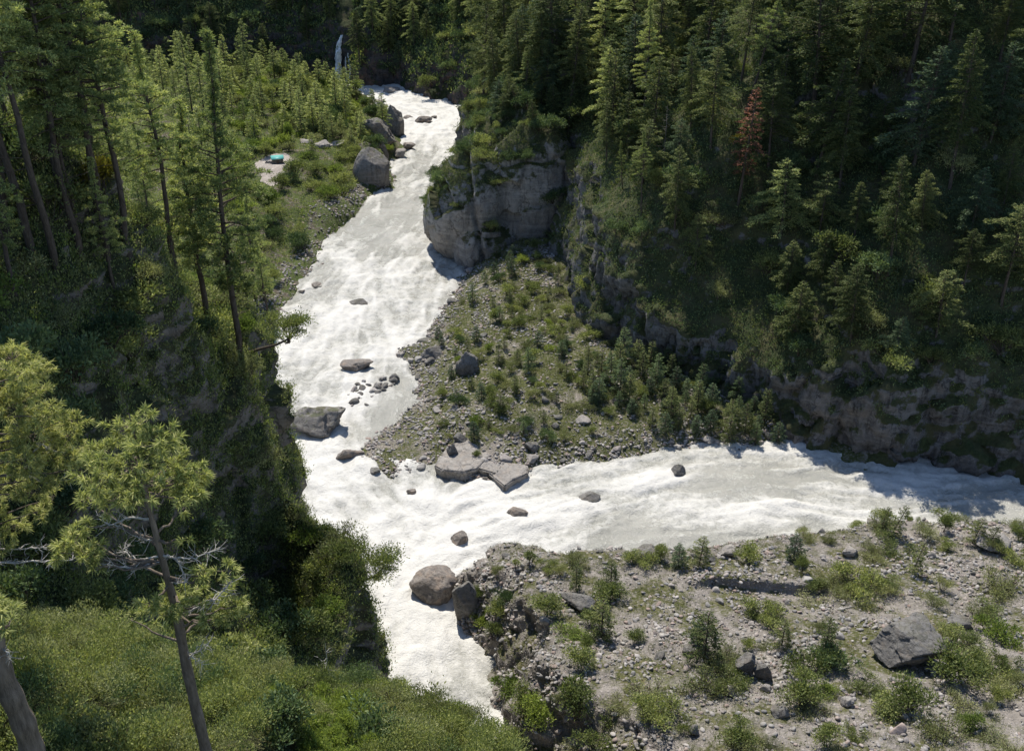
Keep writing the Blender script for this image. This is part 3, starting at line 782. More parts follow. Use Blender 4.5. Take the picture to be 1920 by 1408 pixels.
def bush_meshes(seed, r, h, n, leaf, mat, lobes=8, wid=.5, stems=7, spread=1., fluff=.25, upright=.4):
    rng = np.random.default_rng(seed)
    st = []; lv = []
    per = n // lobes
    for k in range(lobes):
        az = rng.uniform(0, 6.28); rr = rng.uniform(.15, .72) * r * spread if k else 0
        lr = r * rng.uniform(.34, .62); c = np.array([math.cos(az) * rr, math.sin(az) * rr, h * rng.uniform(.35, .78)])
        if k == 0: c[2] = h * .68
        lh = min(lr, h * .36) * rng.uniform(.8, 1.15)
        O = unit(rng.normal(size=(per, 3)))
        low = O[:, 2] < -.35; O[low, 2] *= -.6
        rad = rng.uniform(0, 1, per) ** fluff
        sub = 1 + .22 * np.sin(O[:, 0] * 5 + k) * np.sin(O[:, 1] * 5 + 2 * k) + .12 * np.sin(O[:, 2] * 9 + k)
        C = c + O * np.array([lr, lr, lh]) * (rad * sub)[:, None]
        keep = C[:, 2] > -.25 * h
        C = C[keep]; O = O[keep]
        A = O * .8 + rng.normal(0, .55, C.shape) + np.array([0, 0, upright])
        lv.append(leafset(rng, C, A, leaf * rng.uniform(.6, 1.35, len(C)), leaf * wid * rng.uniform(.7, 1.3, len(C))))
        b = np.array([rng.normal(0, .08) * r, rng.normal(0, .08) * r, -.3])
        st.append(tube([b, b * .5 + c * .5 + rng.normal(0, .06, 3) * r, c], [.03 * r ** .5 + .02, .03, .012], 4))
        for q in range(stems):
            e = c + unit(rng.normal(size=3) + np.array([0, 0, .5])) * lr * rng.uniform(.7, 1.05)
            st.append(tube([c * .7 + b * .3, (c + e) / 2 + rng.normal(0, .05, 3) * r, e], [.02, .014, .006], 3))
    return mk('stem', st, M['bark']), mk('foliage', lv, M[mat])
def snag_meshes(seed, h, r=.12, n=26, L0=.16, mat='deadwood'):
    rng = np.random.default_rng(seed); zz = np.linspace(0, h, 8)
    path = np.stack([np.cumsum(rng.normal(0, .02, 8)) * h * .1, np.cumsum(rng.normal(0, .02, 8)) * h * .1, zz], 1)
    tr = [tube(path, np.linspace(r, r * .15, 8), 6)]; tw = []
    for i in range(n):
        u = rng.uniform(.15, .98); b = np.array([np.interp(u * h, zz, path[:, k]) for k in range(3)]); az = rng.uniform(0, 6.28)
        L = h * L0 * (1.15 - u) * rng.uniform(.5, 1.3); d = np.array([math.cos(az), math.sin(az), rng.uniform(-.3, .5)])
        bp = b + d * (L * np.linspace(0, 1, 4))[:, None] + np.cumsum(rng.normal(0, .05, (4, 3)), 0) * L
        tw.append(tube(bp, np.linspace(r * .3, r * .07, 4), 4))
        for k in range(3):
            q = bp[1 + k % 3]; e = q + unit(d + rng.normal(0, .7, 3)) * L * rng.uniform(.2, .5)
            tw.append(tube([q, (q + e) / 2 + rng.normal(0, .03, 3) * L, e], [r * .14, r * .09, r * .04], 3))
    return mk('trunk', tr, M[mat]), mk('branch', tw, M[mat])

# ------------------------------------------------------------------ placing
from mathutils.bvhtree import BVHTree
dg = bpy.context.evaluated_depsgraph_get(); dg.update()
CAM = Vector((0, 0, CAMZ))
TREES = {o.name: BVHTree.FromObject(o, dg) for o in (hill, mount, cliff, terr, bench, fbank, back, river, bed)}
def hit(u, v, only=None):
    d = Vector(ray(u, v)).normalized(); best = None
    for nm, t in TREES.items():
        if only is not None and nm not in only: continue
        loc, nrm, fi, dist = t.ray_cast(CAM, d)
        if loc is not None and (best is None or dist < best[3]): best = (np.array(loc), np.array(nrm), nm, dist)
    return best[:3] if best else None
def clear_view(P, tol=1.2):
    P = Vector(P); d = P - CAM; L = d.length; d = d / L
    for t in TREES.values():
        if t.ray_cast(CAM, d, max(.1, L - tol))[0] is not None: return False
    return True
TERR = {}
for o in (hill, mount, cliff, terr, bench, fbank, back):
    V = get_v(o.data); N = get_n(o.data); u, v, d = project(V); TERR[o.name] = (V, N, u, v, d)
REG = []          # every scattered thing: (object, kind, description, region, u, v)
def place(kind, parts, loc, s=1.0, rz=None, tilt=(0, 0), names=('trunk', 'crown'), sz=None):
    root = bpy.data.objects.new(kind, None); root.empty_display_size = .3
    link(root); root.location = loc; root.rotation_euler = (tilt[0], tilt[1], random.uniform(0, 6.28) if rz is None else rz)
    root.scale = (s, s, sz or s)
    for nm, me in zip(names, parts):
        c = bpy.data.objects.new(nm, me); link(c, root)
    return root
def reg(root, kind, desc, region, top):
    u, v, d = project([top]); REG.append((root, kind, desc, region, float(u[0]), float(v[0])))
def scatter(name, cond, n, spacing, tall, rng, view=True, box=(-30, 1950, -40, 1450), tries=40):
    """world points on a terrain: at least `spacing` apart, with some of a plant `tall` high in view"""
    V, N, u, v, d = TERR[name]
    ok = cond(V, N, u, v)
    if name == 'left_hillside': ok &= polysdf(V[:, 0], V[:, 1], LH_POLY) > .9
    idx = np.nonzero(ok)[0]
    if len(idx) == 0: return []
    rng.shuffle(idx); out = []; cellmap = {}
    for i in idx[: n * tries]:
        p = V[i]; key = (int(p[0] // spacing), int(p[1] // spacing))
        bad = False
        for a in (-1, 0, 1):
            for b in (-1, 0, 1):
                for q in cellmap.get((key[0] + a, key[1] + b), ()):
                    if (q[0] - p[0]) ** 2 + (q[1] - p[1]) ** 2 < spacing ** 2: bad = True
        if bad: continue
        uu, vv, dd = project([p, p + [0, 0, tall]])
        if max(uu) < box[0] or min(uu) > box[1] or min(vv) > box[3] or vv[0] < box[2]: continue
        if view and not (clear_view(p + [0, 0, .4]) or clear_view(p + [0, 0, tall * .6]) or clear_view(p + [0, 0, tall * .95])): continue
        cellmap.setdefault(key, []).append(p); out.append((p, N[i]))
        if len(out) >= n: break
    return out
# ------------------------------------------------------------------ forests
FIRS = [fir_meshes(200 + i, h, r, nb=nb, z0=z0, mat=m, ragged=rg) for i, (h, r, nb, z0, m, rg) in enumerate([
    (22, 5.6, 120, .16, 'fir', .4), (19, 5.2, 105, .12, 'fir_blue', .35), (24, 5.6, 120, .26, 'fir', .5), (16, 4.8, 95, .1, 'fir', .35),
    (20, 5.9, 100, .22, 'fir_blue', .5), (26, 5.8, 125, .3, 'fir', .45),
    (21, 6.8, 84, .2, 'pine', .75), (17, 6.2, 70, .18, 'fir', .8), (25, 6.6, 90, .34, 'fir', .75)])]
FIRH = [22, 19, 24, 16, 20, 26, 21, 17, 25]
YOUNG = [fir_meshes(300 + i, h, r, nb=46, dens=95, leaf=.26, wid=.10, z0=.06, mat=m, ragged=.3, droop=.1) for i, (h, r, m) in enumerate([
    (6, 2.0, 'fir'), (5, 1.8, 'fir_blue'), (7, 2.1, 'bush_dark'), (6, 1.6, 'fir')])]
YH = [6, 5, 7, 6]
FARP = [fir_meshes(330 + i, h, r, nb=60, dens=60, leaf=.40, wid=.17, z0=.15, mat='pine', ragged=.5) for i, (h, r) in enumerate([(11, 2.8), (9, 2.4), (13, 2.7)])]
FPH = [11, 9, 13]
PINES = [pine_meshes(400 + i, h, r * 1.05, c0, nb, mat='pine', clump=50, wid=.10) for i, (h, r, c0, nb) in enumerate([(34, 4.0, .36, 74), (30, 3.8, .45, 62), (36, 4.2, .5, 60), (26, 3.4, .35, 56)])]
PH = [34, 30, 36, 26]
BIGP = pine_meshes(450, 35, 5.0, .27, 96, mat='pine', clump=52, wid=.10, deadn=22)
SNAG = snag_meshes(500, 14, .16, 36, .16, 'bark_grey')
B = {}
for i in range(3):
    B['green', i] = bush_meshes(600 + i, 1.7, [2.3, 1.7, 2.8][i], 2100, .22, 'bush', lobes=[9, 13, 7][i], spread=[1.3, 1.7, 1.0][i], fluff=.42, wid=.42)
    B['dark', i] = bush_meshes(610 + i, 1.8, [2.5, 1.9, 3.0][i], 2100, .25, 'bush_dark', lobes=[9, 13, 7][i], spread=[1.3, 1.6, 1.1][i], fluff=.4, wid=.42)
    B['olive', i] = bush_meshes(620 + i, 1.6, [1.6, 1.2, 2.2][i], 2000, .18, 'bush_olive', lobes=[10, 14, 7][i], spread=[1.4, 1.8, 1.1][i], fluff=.5, wid=.34)
    B['bright', i] = bush_meshes(630 + i, 1.5, [1.8, 1.3, 2.3][i], 1900, .22, 'bush_bright', lobes=[9, 12, 7][i], spread=[1.3, 1.7, 1.0][i], fluff=.42, wid=.42)
B['yellow', 0] = bush_meshes(640, 1.4, 2.0, 1500, .22, 'bush_yellow')
for i in range(4):
    B['near', i] = bush_meshes(650 + i, 1.3, 2.1, 7500, .115, 'bush' if i % 2 else 'bush_olive', lobes=13, wid=.36, stems=10, fluff=.45, upright=.9, spread=1.15)
B['nearb', 0] = bush_meshes(660, 1.1, 1.1, 5200, .12, 'bush_bright', lobes=10, wid=.4, fluff=.5, upright=1.2)
BN = {'green': 3, 'dark': 3, 'olive': 3, 'bright': 3, 'yellow': 1, 'near': 4, 'nearb': 1}
BDESC = {'green': 'leafy green bush', 'dark': 'dark green broadleaf bush', 'olive': 'dry olive-green shrub', 'bright': 'bright fresh-green bush', 'yellow': 'yellowish shrub', 'near': 'fine-leaved olive-green bush', 'nearb': 'low bright-green bush'}
def bush(p, key, s, region, sz=None):
    r = place('shrub' if region in ('tc', 'rb', 'cl') else 'broadleaf_bush' if key == 'dark' else 'thicket_bush' if region == 'nf' else 'bush', B[key, random.randrange(BN[key])], (p[0], p[1], p[2] - .15 * s), s, tilt=(random.uniform(-.12, .12), random.uniform(-.12, .12)), names=('stem', 'foliage'), sz=sz)
    reg(r, 'bush', BDESC[key], region, p + np.array([0, 0, 1.0 * s])); return r
rg = np.random.default_rng(77)
# right mountainside: tall firs
def rm_ok(V, N, u, v):
    return (V[:, 2] > 11) & (u > 860) & (u < 1990) & (v > -60) & (N[:, 2] > .35)
# the rusty dead-topped fir and other marked trees first
marked = []
h = hit(1384, 384)
if h:
    rusty = fir_meshes(350, 21, 3.4, nb=64, dens=40, z0=.28, mat='fir_dead', ragged=.5)
    green = fir_meshes(351, 14.5, 4.2, nb=34, dens=48, z0=.38, mat='fir', ragged=.6)
    r = place('fir_tree', [rusty[0], rusty[1]], h[0] - [0, 0, .5], 1.05, rz=.4, tilt=(0, .06))
    c = bpy.data.objects.new('crown', green[1]); link(c, r)
    tag(r, 'dying fir with rusty orange-brown needles and a bare lower trunk, among dark green firs', 'tree'); marked.append(h[0])
for p, n in scatter('right_mountainside', rm_ok, 235, 5.7, 22, rg, tries=300):
    if any(np.hypot(*(p - m)[:2]) < 6 for m in marked) or (abs(project([p])[0][0] - 1384) < 70 and 380 < project([p])[1][0] < 560): continue
    k = int(rg.integers(0, 9)); s = rg.uniform(.55, 1.2)
    dft, hcl, _ = rm_parts(p[:1], p[1:2]); dft = float(dft[0])
    if dft < float(hcl[0]) / 4 + 1.5: continue
    if project([p])[0][0] > 1250: s *= .7 + .3 * smooth(8, 38, dft)
    if rg.random() < .13:
        k2 = int(rg.integers(0, 4)); s *= .72; r = place('pine_tree', PINES[k2], p - [0, 0, .6], s, tilt=(rg.normal(0, .05), rg.normal(0, .05)))
        reg(r, 'pine', 'open-crowned pine', 'rm', p + [0, 0, PH[k2] * s]); continue
    r = place('fir_tree', FIRS[k], p - [0, 0, .6], s, tilt=(rg.normal(0, .045), rg.normal(0, .045)), sz=s * rg.uniform(.85, 1.15)); r.scale[0] *= rg.uniform(.8, 1.25); r.scale[1] *= rg.uniform(.8, 1.25)
    reg(r, 'fir', ('tall ' if FIRH[k] * s > 19 else '') + ('bluish-green' if k in (1, 4) else 'dark green') + ' fir', 'rm', p + [0, 0, FIRH[k] * s])
# small firs rooted on the headland
for (u, v, k, s) in [(905, 195, 3, .55), (930, 175, 0, .75), (958, 200, 3, .5), (985, 190, 6, .6), (1015, 205, 7, .6), (1040, 225, 3, .55), (945, 225, 7, .4), (900, 225, 3, .35), (1000, 235, 3, .4), (975, 160, 0, .8), (1020, 170, 2, .8), (1065, 250, 7, .7)]:
    h = hit(u, v)
    if h is not None: r = place('fir_tree', FIRS[k], h[0] - [0, 0, .5], s, tilt=(.05, -.05)); reg(r, 'fir', 'short fir', 'cl', h[0] + [0, 0, FIRH[k] * s])
# undergrowth of the mountainside and of the cliff
for p, n in scatter('right_mountainside', lambda V, N, u, v: (V[:, 2] > 7) & (u > 860) & (u < 1990) & (v > 120) & (N[:, 2] > .3), 75, 5.5, 3, rg, tries=120):
    dft, hcl, _ = rm_parts(p[:1], p[1:2])
    if float(dft[0]) < float(hcl[0]) / 4 + 1.0 and rg.random() < .8: continue
    key = rg.choice(['dark', 'green', 'dark', 'olive', 'yellow'], p=[.4, .3, .1, .15, .05]); bush(p, key, rg.uniform(1.1, 2.6), 'rm')
for p, n in scatter('rock_cliff', lambda V, N, u, v: (N[:, 2] > .32) & (V[:, 2] > 9), 36, 2.6, 2, rg):
    bush(p, rg.choice(['dark', 'green', 'dark']), rg.uniform(.8, 1.7), 'cl')
# valley head
for p, n in scatter('valley_head_mountain', lambda V, N, u, v: (V[:, 2] > 3) & (N[:, 2] > .15) & ((np.abs(u - 645) > 26)) & (u > 120), 125, 5.5, 9, rg, tries=200):
    if p[2] < 10 and rg.random() < .5: continue
    if rg.random() < .62:
        k = int(rg.integers(0, 9)); s = rg.uniform(.5, .9)
        r = place('fir_tree', FIRS[k], p - [0, 0, .8], s); reg(r, 'fir', 'dark fir', 'vh', p + [0, 0, FIRH[k] * s])
    else: bush(p, rg.choice(['dark', 'green']), rg.uniform(1.6, 3.2), 'vh')
# far left bank: young pine wood
clear_poly = [tuple(px(u, v, z=7)[:2]) for (u, v) in [(478, 312), (500, 300), (535, 288), (550, 302), (544, 326), (512, 347), (484, 338)]]
def fb_ok(V, N, u, v):
    return (polysdf(V[:, 0], V[:, 1], FB_POLY) > 5) & (polysdf(V[:, 0], V[:, 1], clear_poly) < -1.0) & (u < 760)
for cond_, n_, sp_, m_ in ((lambda V, N, u, v: fb_ok(V, N, u, v) & (v < 268) & (u > 400), 78, 4.4, 1.1), (lambda V, N, u, v: fb_ok(V, N, u, v) & (u <= 470), 95, 4.2, 1.35), (lambda V, N, u, v: fb_ok(V, N, u, v) & (u > 500) & (v > 255) & (v < 330), 14, 4, .7)):
  for p, n in scatter('far_left_bank', cond_, n_, sp_, 9, rg, tries=400):
    k = int(rg.integers(0, 3)); s = rg.uniform(.38, 1.1) * m_
    r = place('pine_tree', FARP[k], p - [0, 0, .3], s); reg(r, 'pine', 'young green pine', 'fb', p + [0, 0, FPH[k] * s])
for p, n in scatter('far_left_bank', lambda V, N, u, v: (polysdf(V[:, 0], V[:, 1], FB_POLY) > 1.5) & (polysdf(V[:, 0], V[:, 1], clear_poly) < -.8) & (u > 440) & (v > 165), 95, 2.9, 2, rg, tries=200):
    bush(p, rg.choice(['green', 'dark', 'olive', 'bright'], p=[.35, .3, .15, .2]), rg.uniform(.9, 2.3), 'fb')
for p, n in scatter('far_left_bank', lambda V, N, u, v: fb_ok(V, N, u, v) & (u > 400) & (v < 330), 90, 3.9, 3, rg, tries=300):
    bush(p, rg.choice(['bright', 'olive', 'green'], p=[.4, .4, .2]), rg.uniform(1.1, 2.1), 'fb', sz=rg.uniform(1.0, 2.6))
# near left bank: tall pines with visible trunks (base pixel, height scale, lean)
for (u, v, k, s, tx, ty, desc) in [
    (447, 668, 0, 1.03, 0, 0, 'tallest pine of the left bank, on the bluff edge, long bare trunk'),
    (392, 614, 3, 1.0, 0, -.02, 'slim pine just left of the tall pine on the bluff edge'),
    (478, 560, 3, .92, 0, .02, 'pine right behind the tall pine on the bluff edge'),
    (104, 497, 2, .92, 0, -.04, 'thick-trunked pine, third trunk from the left edge of the forest'),
    (60, 470, 1, 1.05, 0, -.04, 'pine with a thick dark trunk, second from the left forest edge'),
    (150, 478, 0, .9, 0, -.02, 'straight pine with a thick trunk, fourth from the left forest edge'),
    (128, 440, 1, .9, 0, -.03, 'thinner pine standing behind the fourth thick trunk from the left'),
    (244, 482, 0, .88, 0, -.01, 'pine with leafy crown and bare lower trunk, middle of left forest'),
    (12, 436, 2, .9, 0, -.03, 'pine at the left edge of the forest, its trunk cut by the photo edge'),
    (213, 545, 3, .5, 0, 0, 'very thin low pine standing in the bushes of the left bank'),
    (330, 520, 1, .85, 0, 0, 'pine between the two leafy crowns in the middle of the left forest'),
    (190, 420, 2, .8, 0, 0, 'pine behind the row of thick trunks on the left'),
    (285, 430, 0, .8, 0, .02, 'tall pine rising behind the left forest gap'),
    (30, 560, 3, .62, 0, -.02, 'short pine at the left edge, below the row of thick trunks'),
    (350, 400, 3, .8, 0, 0, 'far pine between the left forest and the clearing'),
    (200, 480, 1, 1.05, 0, 0, 'leafy tall pine whose crown fills the top of the left forest'),
    (505, 600, 3, .72, 0, .03, 'shorter drooping pine at the very edge of the bluff')]:
    h = hit(u, v)
    if h is None: continue
    r = place('pine_tree', BIGP if u == 447 else PINES[k], h[0] - [0, 0, .6], s, tilt=(tx, ty)); tag(r, desc, 'tree')
rg2 = np.random.default_rng(5)
for p, n in scatter('left_hillside', lambda V, N, u, v: (V[:, 1] > 84) & (V[:, 0] < -38) & (N[:, 2] > .3) & (v < 470), 17, 6.5, 20, rg2, tries=300):
    k = int(rg2.integers(0, 4)); s = rg2.uniform(.4, .75)
    r = place('pine_tree', PINES[k], p - [0, 0, .6], s); reg(r, 'pine', 'green pine', 'lf', p + [0, 0, PH[k] * s * .8])
# near left bank: undergrowth
def lh_dist(V): return V[:, 1]
for p, n in scatter('left_hillside', lambda V, N, u, v: (N[:, 2] > .12) & (V[:, 1] > 56) & (V[:, 2] > 12), 120, 3.3, 2.5, rg, tries=200):
    uu, vv, dd = project([p])
    bright = (380 < vv[0] < 640) or (uu[0] > 540 and vv[0] > 880)  # slope zones meant as sunlit: paler leaf colours stand in for the light
    key = rg.choice(['green', 'dark', 'olive', 'bright', 'yellow'], p=[.34, .06, .28, .29, .03] if bright else [.3, .48, .16, .04, .02])
    bush(p, key, rg.uniform(.9, 1.9), 'lh')
NEARPTS = scatter('left_hillside', lambda V, N, u, v: (N[:, 2] > .1) & (V[:, 1] <= 57) & (V[:, 1] > 20), 330, .95, 1.6, rg, box=(-60, 1000, 900, 1520), tries=200)
for p, n in NEARPTS[:60]:
    q_ = rg.random()
    bush(p, 'nearb' if q_ < .2 else 'near' if q_ < .7 else ('green' if q_ < .88 else 'dark'), rg.uniform(.8, 1.4) * (.75 if q_ > .7 else 1), 'nf')
# overhanging leafy trees on the bluff edges
OV = bush_meshes(690, 2.6, 3.4, 4200, .25, 'bush', lobes=15, spread=1.7, fluff=.5)
for (u, v, yy, s, desc) in [(704, 1052, 90.5, 1.0, 'leafy tree leaning out over the white water from the lower bluff'), (536, 606, 107, .95, 'dark leafy tree leaning out over the river from the upper bluff corner')]:
    P0 = px(u, v, y=yy) - np.array([0, 0, 2.2])
    r = place('broadleaf_tree', OV, P0, s, rz=0, names=('trunk', 'crown')); tag(r, desc, 'tree')
    mesh_np('limb', *tube([(-6.0, 1.6, -2.6), (-3.6, 1.0, -1.6), (-1.5, .3, -.7), (.2, 0, .3), (.9, 0, 1.6)], [.22, .19, .15, .12, .06], 7), M['bark'], r, True)
h = hit(622, 1312)
if h: tag(place('dead_tree', snag_meshes(510, 5.2, .10, 30, .2), h[0] - [0, 0, .2], 1.0, names=('trunk', 'branch')), 'small bleached dead snag standing above the near green thicket', 'dead tree')
h = hit(1462, 350)
for (u, v, s) in [(1245, 300, .8), (1465, 200, .8)]:
    h = hit(u, v)
    if h is not None: r = place('dead_tree', SNAG, h[0] - [0, 0, .3], s, names=('trunk', 'branch')); reg(r, 'snag', 'grey leafless dead tree', 'rm', h[0] + [0, 0, 12 * s])
# ------------------------------------------------------------------ rocks
import bmesh
_ico = {}
def ico(sub):
    if sub not in _ico:
        bm = bmesh.new(); bmesh.ops.create_icosphere(bm, subdivisions=sub, radius=1.0)
        _ico[sub] = (np.array([v.co[:] for v in bm.verts]), np.array([[v.index for v in f.verts] for f in bm.faces])); bm.free()
    return _ico[sub]
def rock_shape(seed, sub, cuts=9, rough_amp=.10, lo=.55, hi=.95, freq=1.1):
    rng = np.random.default_rng(seed)
    V, F = ico(sub); V = V.copy()
    for k in range(cuts):
        n = unit(rng.normal(size=3)); d = rng.uniform(lo, hi)
        V -= np.maximum(0, V @ n - d)[:, None] * n * .93
    if sub >= 2:
        N = unit(V)
        d_ = fbm(V + seed, 1 / freq, 4 if sub > 3 else 3, seed) * rough_amp
        if sub > 3:
            c_, e_ = cell(V * 1.0 + seed * 3.1, .55 / freq, seed); d_ = d_ + c_ * rough_amp * .55 + fbm(V + seed, .18 / freq, 3, seed + 3, ridged=True) * rough_amp * .22
        V += N * d_[:, None]
    return V, F
RK = [mk('stone', [rock_shape(700 + i, 3, 15, .10, .45)], M['stone_dark'], False) for i in range(8)]
RKS = [mk('stone', [rock_shape(720 + i, 3, 12, .10, .5)], M['stone'], False) for i in range(8)]
for me in RK + RKS: me.polygons.foreach_set('use_smooth', np.ones(len(me.polygons), bool))
def boulder(name, u, v, w, hgt, label, z=0., deep=.85, seed=1, mat='stone_wet', yaw=0., cuts=16, lo=.44, sink=.25, sub=5, tilt=(0, 0), amp=.11, cat='boulder', freq=1.1):
    """a boulder whose picture is w x hgt photo pixels round (u,v), standing at height z"""
    P = px(u, v, z=z); dep = project([P])[2][0]; W = w * dep / FPX; H = hgt * dep / FPX
    rz = max(.25 * W, (H - W * deep * .42) * 1.1)
    P = px(u, v + hgt * .22, z=z)
    V, F = rock_shape(seed, sub, cuts, amp, lo, .95, freq)
    V = V * np.array([W * .56, W * .56 * deep, rz * .80])
    o = mesh_np(name, V, F, M[mat], smooth_shade=True)
    if sub > 3: o.data.polygons.foreach_set('use_smooth', np.ones(len(F), bool))
    o.location = (P[0], P[1], z + rz * (.62 - sink)); o.rotation_euler = (tilt[0], tilt[1], yaw)
    return tag(o, label, cat)
